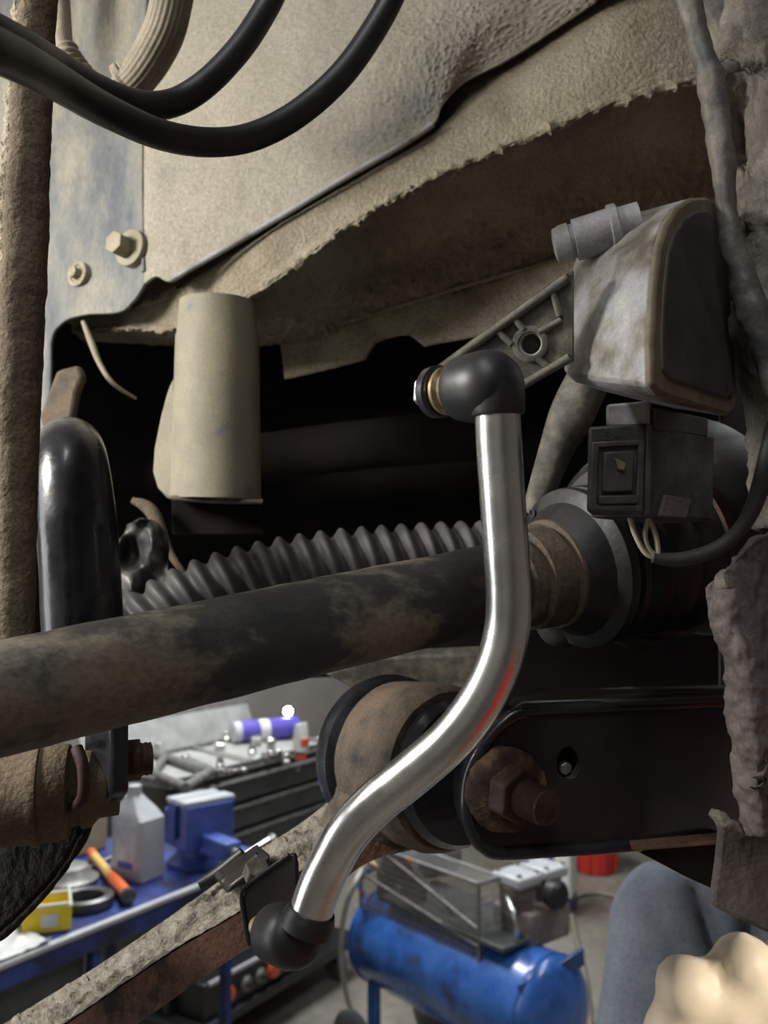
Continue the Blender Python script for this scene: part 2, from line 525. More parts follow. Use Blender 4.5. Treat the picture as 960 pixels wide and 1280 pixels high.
# ================================================================== THE ROOM
U = V((0.50, 0.866, 0))           # along the bench wall
W_ = V((-0.866, 0.50, 0))         # from the bench into the wall
Z = V((0, 0, 1))


def UW(u, w, z=0.0):
    return U * u + W_ * w + Z * z


def struct(name, c, ex, ey, ez, m):
    o = box(name, c, ex, ey, ez, m, bevel=0)
    o['kind'] = 'structure'
    return o


u0, u1, w0, w1, H = -3.0, 8.5, -4.0, 3.05, 3.7
uc, wc, uh, wh = (u0 + u1) / 2, (w0 + w1) / 2, (u1 - u0) / 2, (w1 - w0) / 2
struct('floor', UW(uc, wc, -0.05), U * uh, W_ * wh, Z * 0.05, 'concrete')
struct('ceiling', UW(uc, wc, H + 0.05), U * uh, W_ * wh, Z * 0.05, 'wallgrey')
struct('wall_left', UW(uc, w1 + 0.05, H / 2), U * uh, W_ * 0.05, Z * H / 2, 'wallgrey')
struct('wall_right', UW(uc, w0 - 0.05, H / 2), U * uh, W_ * 0.05, Z * H / 2, 'wallgrey')
struct('wall_back', UW(u1 + 0.05, wc, H / 2), U * 0.05, W_ * wh, Z * H / 2, 'wallgrey')
struct('wall_front', UW(u0 - 0.05, wc, H / 2), U * 0.05, W_ * wh, Z * H / 2, 'wallgrey')
struct('reflection_block_1', V((1.75, -0.70, 0.25)), V((.45, .35, 0)), V((-.35, .45, 0)), Z * 0.25, 'blockred')  # unseen red block added so the link rod reflects red

# ================================================================== CAR BODY
body = empty('car_body', P(300, 300, 0.58), 'dusty beige car underbody panel and rail inside the wheel arch', 'car body')

# --- fender panel: columns of (top, mid, bottom) in pixels with depth
cols_px = [
    ((-420, -70, .70), (-420, 280, .68), (-400, 760, .66)),
    ((-60, -70, .665), (-60, 280, .645), (-55, 700, .63)),
    ((-5, -70, .655), (-5, 280, .640), (15, 660, .625)),
    ((40, -70, .650), (35, 260, .632), (46, 600, .615)),
    ((60, -70, .648), (52, 240, .630), (60, 500, .612)),
    ((75, -70, .645), (66, 230, .626), (62, 430, .608)),
    ((95, -70, .642), (84, 220, .622), (78, 403, .604)),
    ((120, -70, .638), (110, 215, .617), (108, 393, .600)),
    ((150, -70, .650), (143, 210, .611), (148, 390, .592)),
    ((165, -70, .645), (160, 200, .604), (166, 376, .586)),
    ((185, -70, .628), (178, 195, .594), (180, 354, .580)),
    ((205, -70, .620), (190, 190, .588), (195, 345, .576)),
    ((230, -70, .615), (213, 190, .583), (214, 351, .572)),
    ((300, -70, .605), (270, 160, .575), (255, 326, .568)),
    ((390, -70, .592), (350, 120, .565), (340, 277, .559)),
    ((470, -70, .580), (440, 80, .555), (430, 223, .549)),
    ((550, -70, .568), (515, 60, .545), (505, 180, .541)),
    ((600, -70, .560), (560, 50, .541), (541, 155, .537)),
    ((640, -70, .556), (590, 30, .540), (555, 130, .538)),
    ((690, -70, .552), (620, 10, .538), (585, 101, .545)),
    ((760, -70, .545), (690, -10, .535), (645, 68, .540)),
    ((880, -70, .530), (790, -40, .525), (745, 2, .530)),
]
rows = [[P(*c[i]) for c in cols_px] for i in range(3)]
rowsA = [[P(c[0][0], -560, c[0][2] + .03) for c in cols_px]]
for i in range(3):
    rowsA.append(rows[i])


def d_panel(p, u, v):
    k = 0.0004 * fbm(p, 60, 4)
    v = max(0, (v - .333) * 1.5)
    g = max(0, min(1, (u - 0.62) * 6))
    g *= max(0, 1 - max(0, v - 0.86) * 9)
    k += g * 0.0015 * max(0, fbm(p, 420, 3) + .1)
    return k


fender = sheet('fender_panel', [r[10:] for r in rowsA], 30, 60, 'panel', body, thick=0.0025, disp=lambda p, u, v: d_panel(p, .45 + .55 * u, v))
wing = sheet('wing_panel', [r[:11] for r in rowsA], 9, 55, 'wingpaint', body, thick=0.0025, disp=lambda p, u, v: d_panel(p, .3 * u, v))
tube('panel_seam', [P(*q) for q in ((184, -60, .626), (182, 60, .609), (178, 195, .5935), (179, 280, .586), (180, 340, .581))], .0016, 'wingpaint', body, seg=8)
# a raised swage and the pressed rim that turn towards the rail
tube('pressed_rim', [P(x, y, d - 0.002) for x, y, d in [(214, 350, .572), (255, 326, .567), (340, 277, .558), (430, 223, .548), (505, 180, .540), (541, 155, .536)]], 0.0019, 'housing', body, seg=10)
# bolt with washer and a stud
bo = P(152, 310, .586)
bax = V((-0.5, -0.85, 0.05)).normalized()
wsh = lathe('washer', bo + V((.006, 0, 0)), bax, [(-0.004, .0125), (0.0015, .0125), (0.002, .0115)], 'tubepaint', body, seg=28)
hexnut('bolt', bo + V((.003, 0, 0)), bax, .0078, .0115, 'tubepaint', body)
so = P(98, 343, .606)
lathe('stud', so, bax, [(-0.004, .0088), (.0015, .0088), (.002, .0062), (.001, .006), (.001, .004), (.006, .0038), (.0065, .003)], 'mud', body, seg=20)

# --- the frame rail
stations = [
    # x of station   R0(top hidden)    R1             R2 ridge         R3 under         R4 seam
    [(85, 350, .660), (85, 395, .650), (92, 412, .645), (98, 420, .655), (106, 426, .665)],
    [(150, 350, .640), (150, 388, .626), (158, 410, .618), (168, 422, .640), (178, 430, .660)],
    [(220, 320, .608), (225, 362, .596), (240, 405, .592), (258, 424, .620), (275, 434, .648)],
    [(320, 240, .600), (325, 300, .580), (340, 352, .574), (357, 392, .605), (372, 424, .640)],
    [(420, 180, .590), (425, 238, .570), (432, 285, .560), (450, 345, .600), (468, 393, .635)],
    [(520, 110, .580), (525, 180, .560), (530, 228, .550), (550, 300, .595), (575, 362, .628)],
    [(640, 20, .565), (645, 110, .548), (650, 176, .538), (665, 250, .585), (690, 330, .620)],
    [(760, -60, .555), (765, 40, .538), (770, 128, .528), (785, 210, .578), (800, 300, .612)],
    [(880, -100, .545), (885, 0, .530), (890, 100, .520), (900, 190, .572), (910, 275, .605)],
    [(1010, -130, .540), (1010, -20, .525), (1010, 90, .515), (1015, 180, .565), (1020, 260, .600)],
    [(1300, -150, .535), (1300, -30, .52), (1300, 90, .51), (1305, 180, .56), (1310, 260, .60)],
    [(1600, -150, .535), (1600, -30, .52), (1600, 90, .51), (1605, 180, .56), (1610, 260, .60)],
]
# insert a point next to the ridge so that it stays crisp
for st_i in range(3, 8):
    for row_i, dd in ((0, -.006), (1, -.016), (2, -.018), (3, -.008)):
        q = stations[st_i][row_i]
        stations[st_i][row_i] = (q[0], q[1], q[2] + dd)
rrows = []
for i in range(5):
    rrows.append([P(*s[i]) for s in stations])
mid_a = [rrows[1][k].lerp(rrows[2][k], 0.82) for k in range(len(stations))]
mid_b = [rrows[2][k].lerp(rrows[3][k], 0.16) for k in range(len(stations))]
rail_rows = [[P(q[0][0], q[0][1] - 420, q[0][2] + .02) for q in stations], rrows[0], rrows[1], mid_a, rrows[2], mid_b, rrows[3], rrows[4]]


def d_rail(p, u, v):
    k = 0.0006 * fbm(p, 45, 4)
    u = min(1, u * 11 / 9)
    v = max(0, (v - 1 / 7) * 7 / 6)
    ridge = max(0, 1 - abs(v - 0.52) * 5)
    bottom = max(0, min(1, (v - 0.72) * 6))
    right = max(0, min(1, (u - 0.55) * 3))
    a = abs(fbm(p, 190, 4))
    k += max(0, fbm(p, 110, 4) + .15) * 0.0034 * ridge * min(1, u * 5)
    k += a * (0.0040 * ridge * (1 - .5 * right) + 0.0065 * bottom * min(1, max(0.1, (u - .2) * 6)) * (0.35 + 0.65 * (1 - right)) + 0.0005)
    k += 0.0035 * right * ridge * max(0, fbm(p, 130, 4))
    return k


sheet('frame_rail', rail_rows, 26, 26, 'railmud', body, thick=0.003, disp=d_rail)
# flange lip that hangs from the seam, with its notch
fl = [(350, 428), (400, 412), (470, 393), (575, 360), (690, 328), (800, 298), (900, 272), (900, 345), (800, 372), (700, 398), (600, 420), (532, 433),
      (524, 426), (512, 418), (490, 421), (470, 427), (461, 440), (455, 450), (400, 464), (356, 474)]
fn = V((-0.28, -0.95, -0.12)).normalized()
fp = P(560, 390, .632)
FLP = [onplane(x, y, fp, fn) for x, y in fl]


def flange():
    ed = []
    # densify along the outline, then fill as a grid between the top and bottom edge
    top = [onplane(x, y, fp, fn) for x, y in [(350, 428), (400, 412), (461, 396), (470, 393), (490, 387), (512, 380), (530, 374), (575, 360), (690, 328), (800, 298), (905, 270)]]
    bot = [onplane(x, y, fp, fn) for x, y in [(356, 474), (400, 464), (455, 450), (468, 428), (490, 421), (512, 418), (530, 433), (600, 420), (700, 398), (800, 372), (905, 345)]]
    verts, faces = [], []
    nv = 10
    pts = []
    for a, b, c, d in zip(top[:-1], top[1:], bot[:-1], bot[1:]):
        n = max(2, int((b - a).length / 0.0022))
        for k in range(n):
            pts.append((a.lerp(b, k / n), c.lerp(d, k / n)))
    pts.append((top[-1], bot[-1]))
    for a, b in pts:
        for j in range(nv + 1):
            q = a.lerp(b, j / nv)
            verts.append(q + fn * (0.0012 * abs(fbm(q, 170, 3)) + 0.0006 * fbm(q, 60, 3)))
    w = nv + 1
    for i in range(len(pts) - 1):
        for j in range(nv):
            faces.append((i * w + j, i * w + j + 1, (i + 1) * w + j + 1, (i + 1) * w + j))
    o = build('rail_flange', verts, faces, 'mud', body, smooth=60)
    if o.data.polygons[20].normal.dot(fn) < 0: o.data.flip_normals()
    md = o.modifiers.new('solid', 'SOLIDIFY'); md.thickness = 0.0025; md.offset = -1


flange()
tube('seam_bead', [P(x, y - 1, d) for x, y, d in [(352, 428, .640), (400, 412, .636), (470, 392, .630), (575, 360, .622), (690, 328, .613), (800, 298, .606)]], 0.0014, 'mud', body, seg=8,
     disp=lambda v, dr: dr * 0.0006 * fbm(v, 200, 3))

# --- welded tube below the rail, with foot plate
tc_ = P(272, 415, .565)
tb_ = P(270, 622, .565)
axis = (tb_ - tc_)
tl = axis.length
lathe('mount_tube', tc_, axis, [(-.02, .001), (-.0195, .0235), (0, .0255), (.004, .0265), (.03, .027), (tl * .6, .0275), (tl - .004, .0285), (tl, .0285)], 'tubepaint', body, seg=44,
      disp=lambda v, dr: dr * 0.0006 * fbm(v, 60, 3))
gus = [(216, 470), (224, 520), (222, 560), (219, 625), (207, 622), (196, 610), (190, 590), (192, 560), (200, 520), (208, 490)]
gp = P(205, 560, .560)
plate('gusset', [onplane(x, y, gp, V((-.3, -.95, 0)).normalized()) for x, y in gus], V((.004, .012, 0)), 'tubepaint', body, bevel=.002)
ft = [(214, 622), (328, 626), (322, 640), (332, 668), (215, 668)]
plate('foot_plate', [onplane(x, y, P(270, 640, .572), V((0, -1, 0.05)).normalized()) for x, y in ft], V((0, .006, 0)), 'bay', body, bevel=.001)
tube('foot_edge', [P(214, 622, .545), P(270, 626, .545), P(328, 627, .55)], .0016, 'lever', body, seg=8)

# --- near-black box added behind to keep light out, with a cross member
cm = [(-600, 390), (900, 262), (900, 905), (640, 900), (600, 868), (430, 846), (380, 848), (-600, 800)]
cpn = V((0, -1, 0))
plate('bay_shade_back', [onplane(x, y, P(300, 600, .80), cpn) for x, y in cm], V((0, .03, 0)), 'bay', body, bevel=.002)
plate('bay_shade_roof', [P(-600, 390, .80), P(900, 262, .80), P(900, 262, .62), P(690, 322, .632), P(372, 418, .652), P(-600, 398, .68)], V((0, 0, .004)), 'bay', body, bevel=0)
plate('bay_shade_side', [P(900, 262, .80), P(900, 905, .80), P(935, 880, .52), P(935, 262, .60)], V((.004, 0, 0)), 'bay', body, bevel=0)
# underside lip of the cross member with a greenish grey edge
lip = [(405, 842), (470, 822), (640, 815), (640, 872), (560, 862), (450, 866)]
plate('cross_member_lip', [onplane(x, y, P(500, 840, .62), V((-.1, -.9, -.35)).normalized()) for x, y in lip], V((0, .02, .004)), 'lever', body, bevel=.002)
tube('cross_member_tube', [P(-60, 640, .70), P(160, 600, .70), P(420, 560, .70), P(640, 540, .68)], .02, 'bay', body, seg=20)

# small pieces inside the hole at the left
tube('ground_strap', [P(104, 402, .600), P(115, 430, .595), P(125, 455, .592), P(142, 480, .590), P(170, 498, .60)], [.0016, .0024, .0019, .0016, .001], 'tubepaint', body, seg=8)
br = [(62, 560), (48, 520), (70, 462), (98, 455), (104, 470), (96, 490), (84, 560)]
plate('inner_bracket', [onplane(x, y, P(80, 500, .57), V((-.2, -1, 0)).normalized()) for x, y in br], V((0, .01, 0)), 'armhub', body, bevel=.003)
crs = [[(158, 655, .53), (172, 650, .515), (190, 650, .525), (208, 664, .53)], [(146, 690, .52), (168, 692, .535), (188, 684, .512), (211, 690, .53)], [(142, 735, .525), (164, 730, .508), (186, 736, .532), (208, 730, .52)], [(148, 790, .53), (166, 786, .52), (184, 788, .515), (196, 786, .53)]]
sheet('crumpled_shield', [[P(*q) for q in r] for r in crs], 10, 10, 'shield', body, thick=.002, disp=lambda p, u, v: .004 * fbm(p, 45, 3))
tube('brake_pipe', [P(165, 625, .56), P(190, 640, .56), P(212, 690, .555), P(232, 720, .55)], [.002, .0045, .0026, .0018], 'brownmud', body, seg=10)

# ================================================================== MUD-CAKED LINK ROD (left edge)
rod = empty('stabilizer_link', P(22, 790, .30), 'mud-caked upright suspension link rod beside the curved black bar', 'link rod')
tube('rod', [P(75, -420, .32), P(52, -60, .31), P(44, 60, .308), P(36, 180, .305), P(30, 320, .302), P(24, 480, .30), P(20, 640, .298), P(18, 830, .296), P(16, 900, .296)],
     [.0063, .0063, .0066, .0072, .0078, .0074, .0068, .0062, .0062], 'brownmud', rod, seg=40, sub=40,
     disp=lambda v, dr: dr * 0.0004 * fbm(v, 120, 3))
random.seed(9)


def mud_crust():
    verts, faces = [], []
    n, m_ = 520, 26
    pth = crom([P(52, -60, .31), P(44, 60, .308), P(36, 180, .305), P(30, 320, .302), P(24, 480, .30), P(20, 640, .298), P(18, 830, .296)], 90)
    rr_ = crom([V((x, 0, 0)) for x in (.0063, .0066, .0072, .0078, .0074, .0068, .0062)], 90)
    for i, p in enumerate(pth):
        for k in range(m_):
            an = math.pi * (0.40 + 0.95 * k / (m_ - 1))
            dr = V((math.cos(an), math.sin(an), 0)) if True else None
            dr = V((math.cos(an), -math.sin(an) * -1, 0))
            edge = min(1, min(k, m_ - 1 - k) / 5)
            q = p + dr * rr_[i].x
            h = (0.0022 * abs(fbm(q, 150, 5)) + 0.0010 * max(0, fbm(q, 420, 3)) + 0.0006) * edge - 0.0012 * (1 - edge)
            verts.append(p + dr * (rr_[i].x + h))
    for i in range(len(pth) - 1):
        for k in range(m_ - 1):
            faces.append((i * m_ + k, i * m_ + k + 1, (i + 1) * m_ + k + 1, (i + 1) * m_ + k))
    build('mud_crust', verts, faces, 'mud', rod, smooth=60)


mud_crust()

# ================================================================== HOSES AT THE TOP LEFT
h1 = [(470, -420, .46), (420, -220, .42), (375, -80, .395), (350, -25, .385), (330, 15, .38), (300, 60, .37), (258, 104, .36), (215, 129, .352), (170, 130, .338), (118, 110, .317), (66, 80, .29), (20, 54, .26), (-50, 20, .232), (-220, -60, .20), (-420, -170, .18)]
tag(tube('rubber_hose', [P(*p) for p in h1], .0054, 'rubber', seg=24, sub=12), 'black rubber hose looping tightly, the inner of the two black hoses', 'hose')
h2 = [(680, -420, .47), (600, -220, .43), (528, -85, .40), (502, -30, .395), (475, 25, .39), (430, 90, .38), (375, 140, .37), (318, 170, .36), (262, 178, .348), (200, 168, .33), (130, 137, .30), (70, 102, .265), (15, 72, .23), (-60, 40, .20), (-220, -30, .175), (-420, -130, .16)]
tag(tube('rubber_hose', [P(*p) for p in h2], .0056, 'rubber', seg=24, sub=12), 'black rubber hose sagging widest across the beige panel', 'hose')
bh = empty('brake_hose', P(125, 105, .47), 'dusty beige ribbed hose with gathered elbow behind the black hoses', 'hose')
tube('thin_hose', [P(70, -300, .48), P(72, -120, .478), P(74, -40, .475), P(77, 10, .475), P(80, 55, .473), P(84, 75, .472)], S(11, .47), 'beigehose', bh, seg=20)
tube('gathered_elbow', [P(83, 58, .472), P(90, 82, .471), P(108, 102, .47), P(128, 114, .47), P(152, 108, .47)], [S(12, .47), S(17, .47), S(16, .47), S(13, .47), S(13, .47)], 'beigehose', bh, seg=24, sub=22,
     rfun=lambda t, s, a: 1 + 0.13 * math.sin(s * 2 * math.pi / 0.0046))
lathe('collar', P(146, 104, .47), P(166, 92, .47) - P(146, 104, .47), [(0, S(13, .47)), (.001, S(20, .47)), (.004, S(21, .47)), (.005, S(18, .47)), (.006, S(21, .47)), (.009, S(20, .47)), (.0095, S(14, .47))], 'beigehose', bh, seg=28)
tube('ribbed_sleeve', [P(162, 106, .47), P(175, 92, .468), P(192, 66, .465), P(208, 30, .462), (P(222, -40, .46)), P(245, -160, .46), P(260, -320, .46)], [S(22, .47), S(23, .47), S(24, .47), S(24.5, .47), S(25, .47), S(25, .47), S(25, .47)], 'beigehose', bh, seg=96, sub=8,
     rfun=lambda t, s, a: 1 + 0.025 * math.sin(a * 24))

# ================================================================== RIDE HEIGHT SENSOR
sens = empty('ride_height_sensor', P(800, 480, .30), 'dusty grey ride height sensor with dark oval cover and lever arm', 'sensor')
th = rad(52)
cn = (RT * math.sin(th) - FW * math.cos(th) + UP * 0.10).normalized()
cp0 = P(812, 390, .272)
cov = [(808, 482), (807, 430), (811, 360), (817, 310), (826, 282), (840, 260), (858, 249), (876, 248), (890, 257), (899, 275), (904, 310), (908, 380), (912, 450), (914, 505), (911, 516), (904, 520), (860, 508), (818, 494)]
C3 = [onplane(x, y, cp0, cn) for x, y in cov]
ext = P(703, 345, .325) - P(814, 330, .272)
ctr = sum(C3, V((0, 0, 0))) / len(C3)


def housing_loft():
    secs = []
    for t, sc in ((0.0, 1.0), (0.05, 1.0), (0.5, 0.985), (0.88, 0.95), (0.96, 0.91), (1.0, 0.84)):
        secs.append([ctr + (p - ctr) * sc + ext * t for p in C3])
    n = len(C3)
    verts = [p for s in secs for p in s]
    faces = []
    for i in range(len(secs) - 1):
        for k in range(n):
            k2 = (k + 1) % n
            faces.append((i * n + k, i * n + k2, (i + 1) * n + k2, (i + 1) * n + k))
    faces.append(tuple(range(n))[::-1])
    faces.append(tuple((len(secs) - 1) * n + k for k in range(n)))
    return build('housing', verts, faces, 'housing', sens, smooth=50, bevel=.0012)


housing_loft()
plate('cover_rim', [p + cn * 0.0022 for p in C3], -cn * .003, 'coveredge', sens, bevel=.0012)
ci = [ctr + (p - ctr) * 0.86 for p in C3]
plate('cover_panel', [p + cn * 0.0030 for p in ci], -cn * .002, 'cover', sens, bevel=.0012, bseg=3)
# mounting boss with collar
b0, b1 = P(702, 305, .318), P(800, 278, .312)
bx_ = b1 - b0
tl = bx_.length
lathe('mounting_boss', b0, bx_, [(-.003, .003), (-.0025, .0058), (0, .0066), (.003, .0068), (.0033, .0060), (.0045, .0060), (.0048, .0074), (tl * .6, .0078), (tl * .75, .0072), (tl, .0072)], 'housing', sens, seg=30)
lathe('boss_ring', P(762, 288, .3145), bx_, [(0, .0080), (.0004, .0088), (.003, .0088), (.0036, .0080)], 'housing', sens, seg=30)

# lever arm: a plate with pockets, hole, rim
ln = (RT * -0.28 - FW * 0.93 - UP * 0.18).normalized()
lp0 = P(620, 450, .305)
lo = [(716, 338), (700, 345), (640, 388), (585, 428), (545, 458), (533, 474), (532, 492), (541, 506), (556, 512), (575, 510), (618, 507), (665, 480), (716, 452)]
L3 = [onplane(x, y, lp0, ln) for x, y in lo]
hc = onplane(663, 430, lp0, ln)
lx = (onplane(716, 345, lp0, ln) - onplane(545, 460, lp0, ln)).normalized()
ly = ln.cross(lx).normalized()
hole = circle3(hc, lx, ly, .0040, 20)
lev = plate('lever_arm', L3, -ln * .005, 'lever', sens, holes=[hole], bevel=.0006)
# raised rims around the pockets
rimpts = [(710, 347), (640, 397), (590, 433), (552, 462)]
tube('lever_rib', [onplane(x, y, lp0, ln) + ln * .0008 for x, y in rimpts], .0016, 'lever', lev, seg=10)
rimpts = [(712, 447), (668, 473), (622, 499)]
tube('lever_rib', [onplane(x, y, lp0, ln) + ln * .0008 for x, y in rimpts], .0016, 'lever', lev, seg=10)
for a, b in (((640, 395), (655, 412)), ((672, 448), (690, 462)), ((690, 362), (700, 395)), ((620, 412), (640, 430)), ((674, 415), (702, 400))):
    tube('lever_rib', [onplane(*a, lp0, ln) + ln * .0006, onplane((a[0] + b[0]) / 2, (a[1] + b[1]) / 2, lp0, ln) + ln * .0006, onplane(*b, lp0, ln) + ln * .0006], .0012, 'lever', lev, seg=8, sub=2)
lathe('hole_bush', hc - ln * .0051, ln, [(0, .0040), (0, .0062), (.0062, .0062), (.0064, .0058), (.0064, .0042), (.0002, .0040)], 'lever', lev, seg=28)
lathe('glint_sleeve', hc - ln * .0052, ln, [(0, .0035), (0, .0041), (.0050, .0041), (.0050, .0035), (0, .0035)], 'white', lev, seg=24)  # white stands in for the bright reflection inside the hole

# ================================================================== PLUG AND CABLE
plug = empty('wiring_plug', P(800, 650, .29), 'black plastic wiring plug latched under the grey sensor', 'connector')
pn = (RT * 0.10 - FW * 0.99 + UP * 0.05).normalized()
pp = P(770, 590, .277)
def PL(pts, off=0.0):
    return [onplane(x, y, pp, pn) + pn * off for x, y in pts]
plate('plug_front', PL([(735, 533), (808, 528), (810, 560), (806, 642), (733, 640), (734, 600)]), V((.004, .012, 0)), 'plug', plug, bevel=.001)
plate('front_frame', PL([(738, 553), (804, 550), (802, 640), (735, 638)], .0016), -pn * .002, 'plug', plug,
      holes=[PL([(747, 560), (796, 557), (793, 632), (744, 631)], .0016)], bevel=.0005)
lt = plate('latch', PL([(752, 566), (790, 564), (788, 615), (750, 616)], .0024), -pn * .002, 'cover', plug, bevel=.0006)
plate('latch_tooth', PL([(764, 574), (778, 580), (776, 590), (768, 588)], .0034), -pn * .0012, 'coveredge', lt, bevel=.0003)
plate('latch_bar', PL([(746, 620), (796, 619), (796, 630), (746, 631)], .0022), -pn * .002, 'cover', plug, bevel=.0005)
plate('plug_rail', PL([(806, 530), (814, 530), (812, 646), (804, 645)], .0014), -pn * .004, 'plug', plug, bevel=.0006)
sn = (RT * 0.42 - FW * 0.9).normalized()
sp = P(812, 590, .279)
plate('plug_body', [onplane(x, y, sp, sn) for x, y in [(811, 533), (894, 546), (893, 652), (811, 644)]], V((-.016, .012, 0)), 'plug', plug, bevel=.001)
plate('plug_tab', [onplane(x, y, sp, sn) + sn * .0012 for x, y in [(828, 618), (862, 624), (856, 648), (822, 645)]], -sn * .002, 'flap', plug, bevel=.0004)
plate('plug_neck', [onplane(x, y, sp, pn) for x, y in [(757, 505), (812, 500), (812, 534), (757, 534)]], V((.006, .014, 0)), 'housing', plug, bevel=.001)
plate('plug_neck', [onplane(x, y, sp, sn) for x, y in [(818, 508), (886, 522), (886, 548), (818, 538)]], V((-.004, .012, 0)), 'cover', plug, bevel=.001)
exx = (onplane(800, 545, pp, pn) - onplane(745, 547, pp, pn)).normalized()
eyy = pn.cross(exx)
text_mesh('moulded_mark', '3 4', onplane(756, 550, pp, pn) + pn * .0001, exx, eyy, .0042, 'cover', plug)
for q in ([(786, 643), (794, 668), (806, 690), (818, 697)], [(808, 643), (818, 664), (822, 684), (822, 697)], [(812, 645), (806, 668), (812, 688), (824, 696)]):
    tube('wire', [P(x, y, .288) for x, y in q], .0009, 'wire', plug, seg=10)
tag(tube('sensor_cable', [P(816, 697, .288), P(842, 700, .288), P(875, 694, .288), (P(905, 680, .288)), P(930, 655, .286), P(946, 622, .283), P(958, 580, .28), P(970, 530, .28)], [.0017, .0023, .0024, .0024, .0025, .0028, .0030, .003], 'cable', seg=18), 'black sheathed cable curving away from the sensor plug', 'cable')

# ================================================================== LINK ROD (bright)
link = empty('sensor_link_rod', P(370, 1180, .29), 'bright cranked metal link rod with black ball sockets at both ends', 'link rod')
cl = [(622, 520, .272), (624, 560, .272), (628, 620, .272), (633, 690, .272), (636, 740, .272), (634, 785, .272), (622, 832, .272), (598, 880, .273), (562, 926, .274), (515, 967, .276), (468, 1005, .278), (434, 1042, .28), (412, 1080, .282), (398, 1112, .283), (388, 1142, .284)]
tube('rod', [P(*c) for c in cl], .00705, 'chrome', link, seg=48, sub=10)
# upper socket
ux = (P(660, 476, .262) - P(572, 486, .285)).normalized()
uo = P(574, 487, .284)
lathe('ball_socket', uo, ux, [(-.0005, .0075), (0, .0092), (.001, .0102), (.004, .0108), (.010, .0113), (.014, .0113), (.0175, .0103), (.0205, .0083), (.0225, .0055), (.0235, .002)], 'rubber', link, seg=48)
lathe('socket_neck', P(620, 480, .272), P(622, 522, .272) - P(620, 480, .272), [(0, .0088), (.0085, .0086), (.0095, .0082), (.0098, .0074)], 'rubber', link, seg=40)
st = lathe('ball_stud', uo - ux * .0085, ux, [(0, .0055), (.0008, .0062), (.002, .0078), (.0035, .0080), (.0045, .0066), (.006, .0074), (.009, .0084), (.0105, .0080)], 'brass', link, seg=36)
lathe('washer', uo - ux * .0122, ux, [(0, .0078), (.0004, .0086), (.0034, .0088), (.0040, .0080)], 'glossblack', link, seg=36)
hexnut('nut', uo - ux * .0162, ux, .0066, .0040, 'alu', link, bevel=.0008)
# lower socket
lo_ = P(345, 1166, .296)
lxx = (P(412, 1172, .272) - P(345, 1160, .298)).normalized()
lathe('ball_socket', lo_ - lxx * .001, lxx, [(-.0015, .006), (-.001, .0082), (.0005, .0094), (.004, .0097), (.0075, .0100), (.011, .0104), (.015, .0100), (.0175, .0083), (.019, .005), (.0195, .002)], 'rubber', link, seg=44)
lathe('socket_neck', P(382, 1160, .284), P(392, 1132, .284) - P(382, 1160, .284), [(0, .0088), (.0032, .0088), (.0045, .0083), (.0062, .0078), (.0064, .0071)], 'rubber', link, seg=40)
lathe('ball_stud', P(322, 1158, .304), lxx, [(0, .0035), (.006, .0035), (.0062, .0055), (.008, .0055)], 'brass', link, seg=24)

# ================================================================== DRIVE SHAFT WITH BOOT
shA, shB = P(0, 873, .270), P(595, 738, .360)
sdir = (shB - shA).normalized()
slen = (shB - shA).length
shaft = empty('drive_shaft', shA, 'rusty greasy drive shaft running into a black ribbed joint boot', 'drive shaft')


def d_shaft(v, dr):
    return dr * (0.0003 * fbm(v, 90, 4))


lathe('shaft_tube', shA, sdir, [(-.34, .0160), (-.339, .0176), (-.2, .0176), (-.10, .0176)] + [(-.10 + .29 * k / 60, .0176) for k in range(1, 61)] + [(slen + .018, .0172), (slen + .02, .016)], 'shaft', shaft, seg=64, disp=d_shaft)
B = shB
lathe('clamp_band', B, sdir, [(.016, .0185), (.017, .0195), (.021, .020), (.022, .0185), (.024, .0185), (.025, .0215), (.035, .0225), (.036, .021), (.0375, .021), (.0385, .0235), (.0425, .0238), (.0435, .022)], 'armhub', shaft, seg=56)
bt = lathe('joint_boot', B, sdir, [(.040, .0235), (.046, .027), (.050, .0295), (.0515, .0335), (.0525, .0352), (.0555, .0356), (.0575, .0350), (.058, .0335), (.060, .0335), (.0605, .0352), (.0635, .0356), (.0645, .0345), (.066, .0315),
                                   (.069, .0310), (.072, .0345), (.0755, .0360), (.079, .0340), (.082, .0325), (.086, .0360), (.090, .0375), (.094, .0355), (.097, .0345), (.102, .0385), (.108, .0400)], 'dustyrubber', shaft, seg=72)
lathe('boot_band', B, sdir, [(.106, .0400), (.1065, .0412), (.116, .0412), (.1165, .040)], 'darkrust', shaft, seg=64)
lathe('joint_housing', B, sdir, [(.108, .040), (.118, .0425), (.13, .046), (.17, .047), (.20, .044), (.215, .03), (.216, .004)], 'dustyrubber', shaft, seg=64)
# moulded marks on the ring
e1 = (UP - sdir * UP.dot(sdir)).normalized()
e2 = e1.cross(sdir)
def ringpt(a, r, t):
    return B + sdir * t + (e1 * math.cos(a) + e2 * math.sin(a)) * r
for a in (rad(38),):
    c = ringpt(a, .0318, .0503)
    t1 = (e1 * -math.sin(a) + e2 * math.cos(a))
    rr0 = (e1 * math.cos(a) + e2 * math.sin(a))
    lathe('moulded_circle', c - sdir * .0004, -sdir, [(0, .0014), (0, .0019), (.0006, .0019), (.0006, .0014), (0, .0014)], 'cover', bt, seg=20)
a = rad(62)
text_mesh('moulded_mark', 'DS', ringpt(a, .0335, .0500), (e1 * -math.sin(a) + e2 * math.cos(a)), -(e1 * math.cos(a) + e2 * math.sin(a)) * -1, .0042, 'cover', bt)

